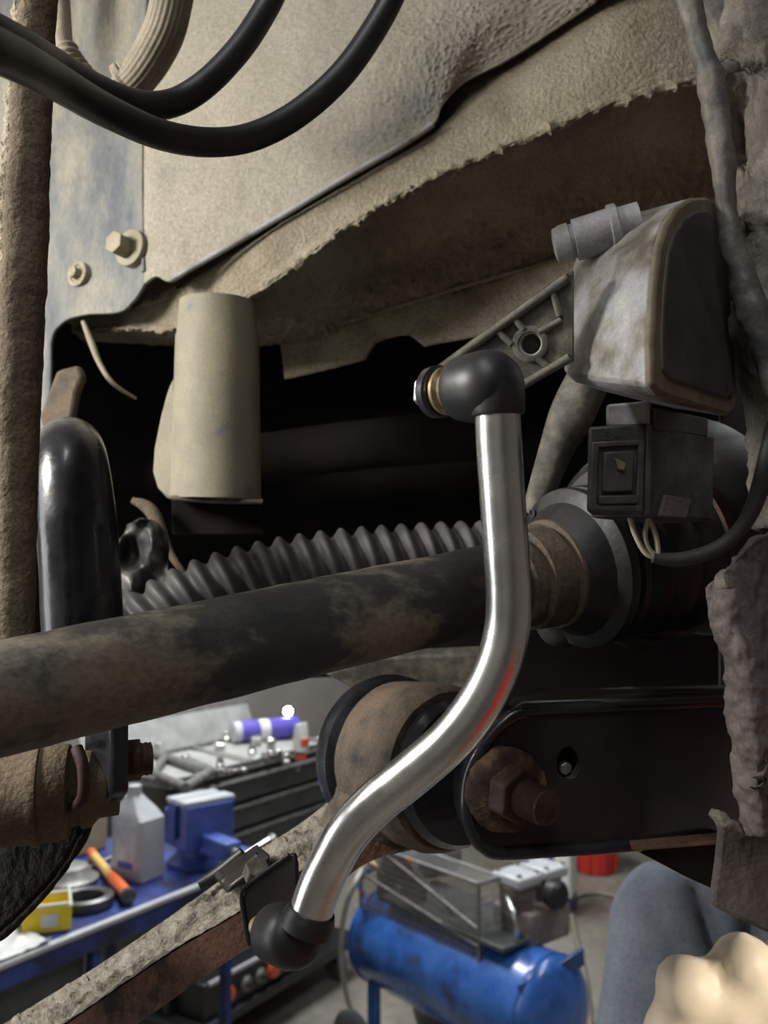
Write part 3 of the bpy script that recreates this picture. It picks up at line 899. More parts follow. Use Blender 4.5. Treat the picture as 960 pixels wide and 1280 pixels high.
# dust cover of the hub behind the boot
hub = empty('hub_dust_cover', P(800, 700, .45), 'rounded dusty black cover behind the ribbed joint boot', 'hub cover')
hx = (sdir + V((0, .25, 0))).normalized()
lathe('cover_dome', P(765, 668, .432), hx, [(0, .020), (.002, .034), (.006, .038), (.008, .036), (.011, .036), (.013, .041), (.017, .0425), (.019, .040), (.022, .040), (.024, .0455), (.028, .047), (.030, .0445), (.034, .045), (.037, .0505), (.05, .054), (.07, .055), (.072, .02)], 'dustyrubber', hub, seg=72)
tube('support_strut', [P(745, 455, .42), P(716, 515, .415), P(694, 565, .42), P(668, 640, .43)], [.010, .0105, .008, .006], 'lever', hub, seg=20)
tube('lower_lip', [P(668, 768, .40), P(690, 790, .40), P(715, 793, .40), P(735, 782, .405)], [.002, .0055, .005, .002], 'cover', hub, seg=14)
tube('lower_lip', [P(742, 776, .41), P(765, 790, .412), P(795, 802, .415), P(825, 803, .42)], [.002, .0035, .004, .002], 'cover', hub, seg=14)

# ================================================================== STEERING RACK BELLOWS
bp_ = [(120, 830, .455), (175, 786, .46), (240, 748, .465), (320, 722, .47), (410, 706, .475), (500, 698, .48), (580, 694, .485), (650, 694, .49)]
tag(tube('steering_bellows', [P(*p) for p in bp_], .0185, 'bellows', seg=40, sub=44, rfun=lambda t, s, a: 1.03 - 0.26 * abs(math.cos((s + .004 * math.cos(a)) * math.pi / 0.0108)) ** 2.2),
    'corrugated dark grey rubber bellows lying behind the rusty drive shaft', 'bellows')

# ================================================================== STABILIZER BAR (curved black bar, left)
bar = empty('stabilizer_bar', P(110, 1000, .335), 'glossy black curved stabilizer bar with a bolted flat eye', 'stabilizer bar')
tube('bar', [P(84, 600, .47), P(84, 585, .43), P(85, 567, .395), P(87, 563, .365), P(90, 585, .348), P(95, 640, .340), P(100, 710, .338), (P(104, 790, .338)), P(110, 860, .338), P(118, 900, .338)],
     [.0135, .0135, .0135, .0138, .0142, .0148, .0150, .0150, .013, .010], 'glossblack', bar, seg=40, sub=10)
ep = P(120, 950, .335)
en = V((-.72, -.69, 0)).normalized()
eyepts = [(105, 880), (139, 880), (139, 990), (132, 1003), (116, 1010), (104, 1000)]
plate('eye_plate', [onplane(x, y, ep, en) for x, y in eyepts], V((.006, .003, 0)), 'glossblack', bar, bevel=.0012)
nx_ = V((.93, .30, .05)).normalized()
no = P(139, 953, .338)
lathe('flange', no, nx_, [(0, .0085), (.004, .0088), (.005, .0078)], 'darkrust', bar, seg=30)
hexnut('nut', no + nx_ * .004, nx_, .0080, .0070, 'darkrust', bar)
lathe('bolt', no + nx_ * .010, nx_, [(0, .0060), (.001, .0064), (.002, .006), (.003, .0064), (.004, .006), (.005, .0062), (.0055, .0045)], 'darkrust', bar, seg=26)

# ball joint and steering knuckle, lower left
bj = empty('ball_joint', P(20, 1055, .33), 'brown ribbed ball joint gaiter behind the black bar eye', 'ball joint')
jx = V((.97, .22, .03)).normalized()
jo = P(-70, 1000, .325)
lathe('gaiter', jo, jx, [(-.09, .012), (-.085, .017), (0, .018), (.02, .0185), (.030, .0185), (.0315, .0195), (.034, .0195), (.0345, .0182), (.0395, .0182), (.044, .0170), (.045, .0135), (.048, .0130), (.049, .0145), (.052, .0140), (.055, .011), (.062, .0105)], 'brownmud', bj, seg=48)
tube('clip', [P(96, 935, .322), P(104, 960, .318), P(104, 995, .318), P(92, 1012, .322)], .0022, 'darkrust', bj, seg=12)
kn = empty('steering_knuckle', P(20, 1180, .34), 'black pitted knuckle casting with a curved edge below the ball joint', 'knuckle')
kp = P(40, 1090, .34)
kpts = [(-80, 1030), (20, 1035), (70, 1030), (100, 1012), (118, 1000), (114, 1028), (102, 1053), (84, 1082), (60, 1113), (32, 1143), (2, 1170), (-30, 1192), (-80, 1220)]
kob = plate('casting', [onplane(x, y, kp, V((-.2, -.95, .15)).normalized()) for x, y in kpts], V((.0, .010, 0)), 'knuckle', kn, bevel=.004, bseg=3)
tube('casting_rim', [onplane(x, y, kp, V((-.2, -.95, .15)).normalized()) + V((0, -.0005, 0)) for x, y in kpts[4:-1]], .0013, 'knuckle', kn, seg=10, disp=lambda v, dr: dr * .0006 * fbm(v, 150, 3))

# ================================================================== CONTROL ARM
arm = empty('control_arm', P(150, 1260, .36), 'rusty lower control arm with a mud crust along its top', 'control arm')
#        back-top          ridge            groove           front-top         front-bottom
ARM = [((-300, 1490, .36), (-265, 1495, .348), (-232, 1500, .342), (-190, 1470, .33), (-100, 1490, .328)),
       ((-60, 1322, .385), (-30, 1325, .372), (0, 1330, .366), (45, 1304, .352), (130, 1312, .350)),
       ((40, 1258, .392), (64, 1262, .380), (90, 1268, .375), (104, 1264, .360), (192, 1266, .358)),
       ((133, 1200, .400), (160, 1207, .388), (180, 1212, .384), (215, 1189, .368), (272, 1210, .366)),
       ((253, 1117, .408), (268, 1128, .396), (282, 1136, .392), (298, 1140, .376), (335, 1170, .376)),
       ((320, 1066, .414), (340, 1076, .402), (352, 1086, .398), (370, 1092, .384), (400, 1130, .384)),
       ((380, 1026, .420), (400, 1040, .408), (415, 1052, .404), (425, 1060, .392), (450, 1084, .392)),
       ((425, 990, .425), (450, 1005, .410), (470, 1015, .405), (490, 1030, .396), (515, 1058, .398))]


def arm_mesh():
    nsub = 26
    lines = [crom([P(*s[i]) for s in ARM], nsub) for i in range(5)]
    N = len(lines[0])
    # top surface
    vt, ft_ = [], []
    nw = 22
    for i in range(N):
        ctrl = [lines[k][i] for k in range(4)]
        cc = crom(ctrl, 8)
        for j, q in enumerate(cc):
            g = j / (len(cc) - 1)
            edge = min(1, j / 3, (len(cc) - 1 - j) / 2 + .2)
            h = (0.0030 * abs(fbm(q, 150, 4)) + 0.0014 * fbm(q, 380, 3)) * edge
            if abs(g - .66) < .05: h -= 0.0015
            vt.append(q + Z * h)
    w = len(cc)
    for i in range(N - 1):
        for j in range(w - 1):
            ft_.append((i * w + j, i * w + j + 1, (i + 1) * w + j + 1, (i + 1) * w + j))
    # front and back walls
    vf, ff = [], []
    for i in range(N):
        a, b = lines[3][i], lines[4][i]
        bk = lines[0][i]
        bb = bk + (b - a)
        for q in (bk - Z * .003, lines[1][i] - Z * .004, lines[2][i] - Z * .004, a - Z * .0006, a.lerp(b, .5), b, bb):
            vf.append(q + V((0, -1, 0)) * (0.0005 * fbm(q, 90, 4)))
    for i in range(N - 1):
        for j in range(7):
            j2 = (j + 1) % 7
            ff.append((i * 7 + j, i * 7 + j2, (i + 1) * 7 + j2, (i + 1) * 7 + j))
    ff.append(tuple(range(7)))
    ff.append(tuple((N - 1) * 7 + k for k in range(7)))
    build('beam', vf, ff, 'armside', arm, smooth=50)
    o = build('mud_crust', vt, ft_, 'armtop', arm, smooth=70)
    if o.data.polygons[50].normal.z < 0: o.data.flip_normals()


arm_mesh()
# bush eye at the end of the arm
bush0, bush1 = P(490, 944, .432), P(580, 966, .384)
bax = bush1 - bush0
bl = bax.length
bax = bax.normalized()
lathe('bush_eye', bush0, bax, [(.004, .030), (.005, .0345), (.007, .0362), (.012, .0368), (.03, .0372), (bl - .018, .0372), (bl - .012, .036), (bl - .008, .034), (bl - .0075, .030)], 'armhub', arm, seg=72,
      disp=lambda v, dr: dr * .0005 * fbm(v, 80, 4))
lathe('rubber_bush', bush0, bax, [(-.012, .010), (-.0118, .034), (-.009, .0375), (-.003, .039), (.002, .0385), (.005, .034), (.0055, .012)], 'glossblack', arm, seg=64)
lathe('rubber_bush', bush0, bax, [(bl - .009, .012), (bl - .0085, .031), (bl - .002, .0325), (bl + .002, .030), (bl + .0025, .01)], 'glossblack', arm, seg=64)
# neck that joins the beam to the eye
tube('neck', [P(395, 1068, .416), P(430, 1042, .416), P(466, 1012, .416), P(502, 980, .414), P(525, 960, .41)], [.007, .014, .0235, .031, .034], 'armhub', arm, seg=48, sub=14, disp=lambda v, dr: dr * (.0006 * fbm(v, 90, 4) + .0012 * abs(fbm(v, 170, 3)) * max(0, dr.z)))

# bracket clamped around the arm for the link
clip = empty('link_bracket', P(320, 1180, .33), 'black folded bracket clamped on the control arm for the link rod', 'bracket')
kq = P(335, 1120, .335)
kn_ = V((-.25, -.93, .1)).normalized()
kpl = [(303, 1122), (306, 1110), (318, 1100), (362, 1068), (368, 1066), (371, 1080), (372, 1112), (366, 1150), (345, 1168), (313, 1182), (309, 1165)]
plate('bracket_plate', [onplane(x, y, kq, kn_) for x, y in kpl], -kn_ * .0028, 'blackplate', clip, bevel=.0009)
tube('bracket_edge', [onplane(x, y, kq, kn_) + kn_ * .0004 for x, y in [(313, 1182), (309, 1165), (302, 1122), (306, 1110), (318, 1100), (362, 1068)]], .0009, 'glossblack', clip, seg=8)
sa, sb = P(252, 1108, .402), P(308, 1068, .404)
tube('clamp_strap', [P(249, 1106, .400), P(272, 1092, .402), P(304, 1066, .404)], [.0026, .003, .0028], 'rubber', clip, seg=16)
st_ = [P(268, 1100, .399), P(322, 1064, .402), P(338, 1078, .376), P(286, 1118, .372)]
plate('clamp_saddle', st_, Z * .0035, 'blackplate', clip, bevel=.0012)
tube('clamp_roll', [P(281, 1106, .385), P(302, 1094, .386), P(326, 1074, .388)], .0036, 'blackplate', clip, seg=20)
hexnut('clamp_bolt', P(318, 1096, .372), V((.3, -.5, .8)), .0055, .0065, 'lever', clip)

# ================================================================== SUBFRAME BRACKET (black channel, right)
sub = empty('subframe_bracket', P(740, 1060, .36), 'black steel channel bracket holding the rusty bush bolt', 'bracket')
spn = (RT * 0.16 - FW * 0.98 + UP * 0.05).normalized()
spp = P(680, 975, .352)
so_ = [(1150, 868), (700, 885), (655, 890), (630, 902), (608, 925), (590, 958), (583, 990), (584, 1020), (592, 1045), (606, 1060), (626, 1066), (700, 1062), (790, 1056), (1150, 1022)]
SP = [onplane(x, y, spp, spn) for x, y in so_]
hcen = onplane(711, 955, spp, spn)
sxx = (onplane(800, 950, spp, spn) - onplane(700, 952, spp, spn)).normalized()
syy = spn.cross(sxx).normalized()
hpts = [onplane(x, y, spp, spn) for x, y in [(697, 948), (704, 936), (714, 933), (722, 944), (724, 958), (716, 972), (708, 975), (698, 966)]]
plate('side_plate', SP, -spn * .004, 'blackplate', sub, holes=[hpts], bevel=.0016, bseg=3)
rimp = [SP[i] - spn * .001 for i in range(len(SP))]
plate('hole_shade_plate', [onplane(x, y, spp, spn) - spn * .030 for x, y in [(960, 885), (690, 895), (668, 930), (665, 1030), (690, 1050), (960, 1035)]], -spn * .003, 'bay', sub, bevel=.001)  # dark plate added behind the hole so it looks shaded
# folded rim round the plate
tube('folded_rim', [p + spn * .0006 for p in SP[0:14]], .0026, 'glossblack', sub, seg=12, sub=8)
# wrapped edge on the rounded end going back to the bush
ve, fe = [], []
seq = [so_[i] for i in range(2, 12)]
for x, y in seq:
    p = onplane(x, y, spp, spn)
    ve += [p - spn * .001, p - spn * .018 - RT * .001]
for i in range(len(seq) - 1):
    fe.append((2 * i, 2 * i + 1, 2 * i + 3, 2 * i + 2))
oe = build('wrapped_edge', ve, fe, 'glossblack', sub, smooth=60)
md = oe.modifiers.new('solid', 'SOLIDIFY'); md.thickness = .003
# top flange and lower gusset
plate('top_flange', [P(625, 903, .358), P(655, 889, .358), P(960, 876, .35), P(960, 862, .47), P(700, 868, .47), P(640, 880, .44)], Z * .003, 'blackplate', sub, bevel=.001)
plate('top_debris', [P(715, 873, .44), P(752, 864, .45), P(790, 861, .45), P(822, 867, .445), P(800, 875, .43)], Z * .0015, 'lever', sub, bevel=.002)
plate('lower_flange', [P(786, 1050, .353), P(960, 1034, .347), P(960, 1046, .340), P(790, 1060, .349)], Z * -.0015, 'armside', sub, bevel=.0005)
plate('lower_gusset', [P(780, 1056, .356), P(905, 1044, .352), P(905, 1118, .352), P(860, 1098, .353)], V((0, .012, 0)), 'bay', sub, bevel=.0015)
# washer, nut and bolt
wc_ = onplane(630, 985, spp, spn) + spn * .0022
wsh = lathe('washer', wc_, spn, [(-.002, .0165), (.0015, .0165), (.0022, .0155), (.003, .0115), (.0032, .0102)], 'darkwasher', sub, seg=48, disp=lambda v, dr: dr * .0006 * fbm(v, 200, 3))
bxn = (spn + RT * .55 - UP * .12).normalized()
hexnut('nut', wc_ + spn * .001, bxn, .0112, .009, 'darkrust', sub, bevel=.001)
bpf = [(.008, .0075)]
for k in range(9):
    bpf += [(.0092 + k * .0014, .0072), (.0099 + k * .0014, .0066)]
bpf += [(.0225, .0068), (.0232, .0055)]
lathe('bolt', wc_, bxn, bpf, 'darkrust', sub, seg=30)
hexnut('inner_bolt', hcen - spn * .008 + sxx * .001 - syy * .003, spn, .0028, .003, 'alu', sub)

# ================================================================== RIGHT EDGE: LINER, FLAP, SLEEVE
lin = empty('wheel_arch_liner', P(950, 440, .33), 'mud-lumped grey wheel arch liner at the edge of the arch', 'liner')
lr = [
    [(880, -330, .38), (915, -330, .36), (955, -330, .35), (1010, -330, .345), (1140, -330, .345)],
    [(905, -40, .36), (930, -40, .345), (960, -40, .34), (1010, -40, .335), (1140, -40, .335)],
    [(900, 60, .36), (935, 60, .345), (960, 60, .335), (1010, 60, .33), (1140, 60, .33)],
    [(905, 90, .38), (935, 100, .38), (955, 100, .36), (1010, 100, .33), (1140, 100, .33)],
    [(912, 180, .40), (935, 190, .40), (950, 185, .36), (1010, 180, .33), (1140, 180, .33)],
    [(918, 240, .36), (935, 240, .34), (955, 240, .332), (1010, 240, .325), (1140, 240, .325)],
    [(915, 310, .35), (932, 310, .335), (955, 310, .328), (1010, 310, .32), (1140, 310, .32)],
    [(906, 380, .35), (922, 380, .328), (950, 380, .322), (1010, 380, .318), (1140, 380, .318)],
    [(903, 430, .35), (920, 425, .326), (948, 430, .32), (1010, 430, .318), (1140, 430, .318)],
    [(925, 470, .35), (936, 465, .33), (952, 470, .322), (1010, 470, .318), (1140, 470, .318)],
    [(938, 560, .36), (944, 560, .34), (955, 560, .33), (1010, 560, .32), (1140, 560, .32)],
    [(940, 660, .36), (945, 660, .34), (955, 660, .33), (1010, 660, .32), (1140, 660, .32)],
]
sheet('liner_sheet', [[P(*q) for q in r] for r in lr], 14, 10, 'liner', lin, thick=.004,
      disp=lambda p, u, v: .0030 * abs(fbm(p, 70, 4)) + .0010 * fbm(p, 220, 3))
hp = [(845, -40), (900, -40), (935, 40), (950, 72), (925, 78), (905, 70), (880, 20)]
plate('upper_fold', [onplane(x, y, P(900, 20, .37), V((-.2, -.9, .3)).normalized()) for x, y in hp], V((.0, .01, 0)), 'greycable', lin, bevel=.003, bseg=3)
tag(tube('harness_sleeve', [P(820, -320, .36), P(838, -120, .345), P(852, -30, .335), P(872, 40, .33), P(890, 110, .325), P(899, 170, .32), (P(905, 235, .315)), P(914, 300, .31), P(932, 360, .308), P(948, 410, .306), P(962, 460, .305), P(985, 520, .30)],
         [.0038, .0038, .0038, .0045, .0048, .0046, .0042, .0045, .005, .0048, .0045, .0045], 'greycable', seg=24, sub=14,
         disp=lambda v, dr: dr * (.0013 * fbm(v, 70, 3))), 'grey crumpled wiring sleeve hanging in front of the liner', 'cable sleeve')

flp = empty('mud_flap', P(930, 1130, .30), 'grey-brown torn flexible flap hanging in front of the black channel bracket', 'flap')
fr = [
    [(882, 735, .30), (905, 715, .298), (930, 690, .30), (955, 670, .305), (1010, 650, .31), (1130, 650, .31)],
    [(890, 775, .298), (910, 760, .292), (935, 750, .295), (958, 745, .30), (1010, 740, .31), (1130, 740, .31)],
    [(903, 830, .298), (920, 825, .290), (940, 820, .288), (960, 820, .292), (1010, 820, .31), (1130, 820, .31)],
    [(909, 890, .298), (925, 890, .290), (942, 890, .286), (960, 890, .288), (1010, 890, .30), (1130, 890, .30)],
    [(915, 945, .298), (928, 945, .290), (944, 945, .284), (960, 945, .286), (1010, 945, .30), (1130, 945, .30)],
    [(924, 1000, .298), (934, 1000, .292), (948, 1000, .286), (962, 1000, .288), (1010, 1000, .30), (1130, 1000, .30)],
    [(930, 1045, .300), (940, 1045, .294), (950, 1045, .290), (965, 1045, .29), (1010, 1045, .30), (1130, 1045, .30)],
]
sheet('flap_sheet', [[P(*q) for q in r] for r in fr], 10, 16, 'flap', flp, thick=.003, disp=lambda p, u, v: .0018 * fbm(p, 60, 4) + .0012 * abs(fbm(p, 150, 3)))
lf = [(900, 1040), (893, 1016), (905, 1020), (925, 1032), (945, 1042), (1120, 1040), (1120, 1215), (958, 1166), (930, 1152), (893, 1135), (890, 1122), (896, 1080)]
plate('lower_tongue', [onplane(x, y, P(930, 1090, .305), V((-.1, -.95, -.15)).normalized()) for x, y in lf], V((0, .004, 0)), 'flap', flp, bevel=.0015)
tube('torn_edge', [P(888, 1014, .302), P(900, 1022, .300), P(915, 1032, .300), P(930, 1040, .300)], [.0012, .0022, .0024, .001], 'liner', flp, seg=10, disp=lambda v, dr: dr * .0008 * fbm(v, 250, 3))
lathe('loose_clip', P(905, 728, .298), V((.3, -.9, .3)), [(0, .0038), (.002, .0042), (.004, .0032), (.0045, .001)], 'liner', flp, seg=16)

# ================================================================== WORKSHOP: BENCH
BZ = 0.92
bf0, bf1 = G(0, 1205, BZ), G(300, 1085, BZ)
BU = (bf1 - bf0).normalized()
BW = V((-BU.y, BU.x, 0))


def BN(s, w, z):                # bench frame: along the front edge, into the wall, height
    return V((bf0.x, bf0.y, 0)) + BU * s + BW * w + Z * z


bench = empty('workbench', BN(.3, .25, 0), 'blue steel workbench loaded with tools and a vise', 'workbench')
S0, S1, BD = -0.75, 0.92, 0.56
box('bench_top', BN((S0 + S1) / 2, BD / 2, BZ - .012), BU * (S1 - S0) / 2, BW * BD / 2, Z * .012, 'benchblue', bench, bevel=.004)
box('front_edge', BN((S0 + S1) / 2, .002, BZ - .005), BU * (S1 - S0) / 2, BW * .010, Z * .007, 'silverplastic', bench, bevel=.004)
box('apron', BN((S0 + S1) / 2, .012, BZ - .036), BU * (S1 - S0) / 2, BW * .010, Z * .022, 'benchblue', bench, bevel=.003)
for s_, w_2 in ((0.27, .03), (.74, .04), (.74, BD - .05), (-.68, .04), (-.68, BD - .05)):
    box('leg', BN(s_, w_2, (BZ - .03) / 2), BU * .013, BW * .013, Z * (BZ - .03) / 2, 'benchblue', bench, bevel=.003)
box('side_panel', BN(-.21, .05, .51), BU * .46, BW * .010, Z * .35, 'darksteel', bench, bevel=.003)
box('back_rail', BN((S0 + S1) / 2, BD - .03, .25), BU * (S1 - S0) / 2, BW * .015, Z * .03, 'benchblue', bench, bevel=.003)


def on_bench(x, y):
    return G(x, y, BZ)


# oil bottle
ob = on_bench(172, 1096)
bot = empty('oil_bottle', ob, 'silver plastic oil bottle standing on the blue bench', 'bottle')
fx = V((-.5, -.866, 0))    # bottle's front face direction
fy = V((-fx.y, fx.x, 0))


def rrect(c, hx_, hy_, ax_, ay_, n=5, r=.25):
    out = []
    for (sx, sy, a0) in ((1, 1, 0), (-1, 1, 90), (-1, -1, 180), (1, -1, 270)):
        rx = min(hx_, hy_) * r
        for k in range(n):
            an = rad(a0 + 90 * k / (n - 1))
            out.append(c + ax_ * (sx * (hx_ - rx) + rx * math.cos(an)) + ay_ * (sy * (hy_ - rx) + rx * math.sin(an)))
    return out


def loft(name, secs, m, parent=None, smooth=45, bevel=0):
    n = len(secs[0])
    verts = [p for s in secs for p in s]
    faces = []
    for i in range(len(secs) - 1):
        for k in range(n):
            k2 = (k + 1) % n
            faces.append((i * n + k, i * n + k2, (i + 1) * n + k2, (i + 1) * n + k))
    faces.append(tuple(range(n))[::-1])
    faces.append(tuple((len(secs) - 1) * n + k for k in range(n)))
    return build(name, verts, faces, m, parent, smooth=smooth, bevel=bevel)


bs = 1.06
prof = [(0, .040, .052), (.006, .043, .055), (.10, .043, .055), (.15, .043, .054), (.172, .036, .040), (.198, .020, .020), (.204, .018, .018)]
loft('bottle_body', [rrect(ob + Z * z * bs - fy * (.020 * max(0, (z - .14) / .06) if z > .14 else 0), hx_ * bs, hy_ * bs, fx, fy, r=.22) for z, hx_, hy_ in prof], 'silverplastic', bot, smooth=22)
lathe('cap', ob + Z * .204 * bs - fy * .020, Z, [(0, .0175), (.001, .019), (.024, .019), (.026, .017)], 'silverplastic', bot, seg=28)
box('label_panel', ob + Z * .088 * bs + fx * .0460 + fy * 0.0, fx * .001, fy * .036, Z * .058, 'label', bot, bevel=.0008)
box('label_print', ob + Z * .040 * bs + fx * .0472 + fy * .0, fx * .0006, fy * .028, Z * .009, 'violet', bot, bevel=.0003)

# vise
vo = on_bench(255, 1085)
vise = empty('bench_vise', vo, 'blue bench vise with pale steel jaws bolted to the bench', 'vise')
va = (BU * .96 - BW * .28).normalized()          # jaw width direction
vb = V((-va.y, va.x, 0))                          # opening direction (into the bench)
lathe('base', vo + vb * .06, Z, [(0, .075), (.012, .075), (.016, .068), (.03, .05), (.05, .045), (.055, .045)], 'viseblue', vise, seg=36)
def vbox(n, a, b, z, ha, hb, hz, m):
    return box(n, vo + va * a + vb * b + Z * z, va * ha, vb * hb, Z * hz, m, vise, bevel=.006, bseg=3)
vbox('fixed_body', 0, .085, .10, .055, .055, .05, 'viseblue')
vbox('front_jaw', 0.005, -.005, .12, .075, .022, .06, 'viseblue')
vbox('rear_jaw', 0.0, .062, .13, .075, .020, .05, 'viseblue')
vbox('jaw_face', 0.005, .008, .186, .082, .030, .008, 'silverplastic')
vbox('jaw_face', 0.0, .066, .186, .078, .018, .008, 'silverplastic')
vbox('slide_bar', 0, -.05, .075, .026, .10, .026, 'viseblue')
tube('screw', [vo - vb * .22 + Z * .075, vo - vb * .12 + Z * .075, vo + Z * .075], .013, 'steel', vise, seg=16, sub=2)
tube('handle', [vo - vb * .20 + Z * .075 - va * .09 - Z * .03, vo - vb * .20 + Z * .075, vo - vb * .20 + Z * .075 + va * .09 + Z * .03], .008, 'steel', vise, seg=12, sub=2)
for sg in (-1, 1):
    lathe('handle_knob', vo - vb * .20 + Z * .075 + (va * .09 + Z * .03) * sg, va * sg, [(-.008, .008), (-.004, .013), (.004, .013), (.008, .006)], 'steel', vise, seg=16)

# hammer / pry handle lying on the bench
ha, hb_ = on_bench(116, 1078) + Z * .02, on_bench(160, 1132) + Z * .022
ham = empty('hand_tool', on_bench(140, 1105), 'orange and yellow hand tool lying towards the bench edge', 'hand tool')
hd = hb_ - ha
tube('handle', [ha, ha + hd * .3, ha + hd * .62], .0125, 'yellowwood', ham, seg=16, sub=3)
tube('grip', [ha + hd * .56, ha + hd * .75, ha + hd * .97], [.014, .0165, .015], 'orange', ham, seg=18, sub=4)
tube('butt_ring', [ha - hd * .06, ha - hd * .02, ha + hd * .03], .0145, 'orange', ham, seg=16, sub=3)
lathe('end_cap', ha + hd * .96, hd, [(0, .015), (.004, .019), (.022, .019), (.026, .012)], 'darksteel', ham, seg=20)

# yellow box, clamp ring, flange lump, spanner, cardboard box, pale wraps
yb = on_bench(58, 1158)
ybx = empty('parts_box', yb, 'open yellow printed card box on the bench', 'box')
yv = (BU * .80 - BW * .6).normalized(); yw = V((-yv.y, yv.x, 0))
for n, c, a, b, m_ in (('box_wall', -yw * .045, yv * .052, yw * .003, 'yellow'), ('box_wall', yw * .045, yv * .052, yw * .003, 'yellow'), ('box_wall', yv * .05, yv * .003, yw * .045, 'yellow'), ('box_wall', -yv * .05, yv * .003, yw * .045, 'yellow')):
    box(n, yb + c + Z * .030, a, b, Z * .028, m_, ybx, bevel=.002)
    box('box_rim', yb + c + Z * .060, a * 1.03, b * 1.5, Z * .004, 'cream', ybx, bevel=.002)
box('box_floor', yb + Z * .004, yv * .05, yw * .045, Z * .003, 'cream', ybx, bevel=0)
box('box_label', yb - yw * .0487 + Z * .028 + yv * .006, yv * .018, yw * .0005, Z * .014, 'white', ybx, bevel=0)
rc = on_bench(106, 1133)
o = lathe('clamp_ring', rc, Z, [(.002, .042), (.002, .066), (.012, .070), (.026, .068), (.030, .058), (.026, .045), (.002, .042)], 'darksteel', seg=40)
tag(o, 'dark round steel ring lying on the bench beside the yellow box', 'ring')
lc = on_bench(104, 1112)
o = lathe('cast_flange', lc + BW * .06, Z, [(0, .075), (.02, .078), (.03, .06), (.05, .05), (.055, .03)], 'castgrey', seg=36)
tag(o, 'grey cast flange lying behind the dark ring on the bench', 'flange')
tb0, tb1 = on_bench(98, 1094) + Z * .006, on_bench(150, 1070) + Z * .006
tag(tube('steel_bar', [tb0, tb0.lerp(tb1, .5), tb1], .006, 'steel', seg=16, sub=2), 'bright steel bar lying on the bench behind the orange hand tool', 'bar')
cb = BN(.48, .50, BZ)
cbo = empty('cardboard_box', BN(.30, .43, BZ), 'plain tan cardboard box standing behind the oil bottle', 'box')
cc_ = G(128, 1080, BZ)
box('carton', cc_ + BW * .20 + Z * .13, BU * .115, BW * .085, Z * .128, 'cardboard', cbo, bevel=.003)
box('flap', cc_ + BW * .20 + Z * .26 - BU * .03, BU * .085, BW * .083, Z * .002, 'cardboard', cbo, bevel=.001)
pc = on_bench(12, 1192)
ppo = []
vv, ff = [], []
nn = 14
for i in range(nn):
    for j in range(nn):
        q = pc + BU * ((i / (nn - 1) - .5) * .16) + BW * ((j / (nn - 1) - .3) * .11)
        vv.append(q + Z * (.004 + .022 * abs(fbm(q, 14, 3))))
for i in range(nn - 1):
    for j in range(nn - 1):
        ff.append((i * nn + j, i * nn + j + 1, (i + 1) * nn + j + 1, (i + 1) * nn + j))
o = build('crumpled_cloth', vv, ff, 'white', smooth=60)
md = o.modifiers.new('solid', 'SOLIDIFY'); md.thickness = .002
tag(o, 'crumpled white cloth on the near end of the bench', 'cloth')

# ================================================================== TOOL TROLLEY
K = G(416, 926, 1.0)                # front right top corner
TL, TD = 1.02, 0.46


def TN(s, w, z):
    return V((K.x, K.y, 0)) - BU * s + BW * w + Z * z


tro = empty('tool_trolley', TN(TL / 2, TD / 2, 0), 'dark grey tool trolley with open lid and tools on top', 'tool trolley')
box('carcass', TN(TL / 2, TD / 2 + .01, .64), BU * TL / 2, BW * (TD / 2 - .01), Z * .33, 'darksteel', tro, bevel=.006)
box('top_tray', TN(TL / 2, TD / 2, .978), BU * TL / 2, BW * TD / 2, Z * .008, 'traygrey', tro, bevel=.003)
for c, a, b in ((TN(TL / 2, .006, .99), BU * TL / 2, BW * .006), (TN(TL / 2, TD - .006, .99), BU * TL / 2, BW * .006), (TN(.006, TD / 2, .99), BU * .006, BW * TD / 2), (TN(TL - .006, TD / 2, .99), BU * .006, BW * TD / 2)):
    box('tray_rim', c, a, b, Z * .014, 'castgrey', tro, bevel=.003)
zz = .955
for i, h in enumerate((.105, .105, .105, .15, .15)):
    dw = box('drawer', TN(TL / 2, .0, zz - h / 2), BU * (TL / 2 - .012), BW * .012, Z * (h / 2 - .007), 'darksteel', tro, bevel=.004)
    box('drawer_pull', TN(TL / 2, -.016, zz - .016), BU * (TL / 2 - .02), BW * .008, Z * .006, 'castgrey', dw, bevel=.002)
    zz -= h
lk = lathe('lock', TN(.28, -.012, .925), -BW, [(0, .014), (.004, .014), (.005, .010), (.008, .009)], 'steel', tro, seg=20)
# lid standing open at the back
lidp = [TN(TL, TD, .99), TN(0.0, TD, .99), TN(0.0, TD + .06, 1.14), TN(TL, TD + .06, 1.14)]
plate('lid', lidp, BW * .012, 'traygrey', tro, bevel=.003)
plate('lid_trim', [TN(TL, TD + .058, 1.135), TN(0, TD + .058, 1.135), TN(0, TD + .062, 1.15), TN(TL, TD + .062, 1.15)], BW * .014, 'castgrey', tro, bevel=.002)
box('base', TN(TL / 2, TD / 2 - .09, .15), BU * (TL / 2 + .02), BW * (TD / 2 + .07), Z * .018, 'blackplastic', tro, bevel=.008)
for s_, w_2 in ((.03, .02), (TL - .03, .02), (.03, TD - .03), (TL - .03, TD - .03)):
    box('corner_post', TN(s_, w_2, .24), BU * .016, BW * .016, Z * .075, 'blackplastic', tro, bevel=.003)
for s_, w_2 in ((.10, -.10), (TL - .10, -.10), (.10, TD - .06), (TL - .10, TD - .06)):
    cs = lathe('caster', TN(s_, w_2, .062) - BU * .018, BU, [(0, .045), (.004, .058), (.010, .062), (.026, .062), (.032, .058), (.036, .045)], 'castgrey', tro, seg=28)
    box('caster_fork', TN(s_, w_2, .105), BU * .026, BW * .014, Z * .03, 'blackplastic', cs, bevel=.003)

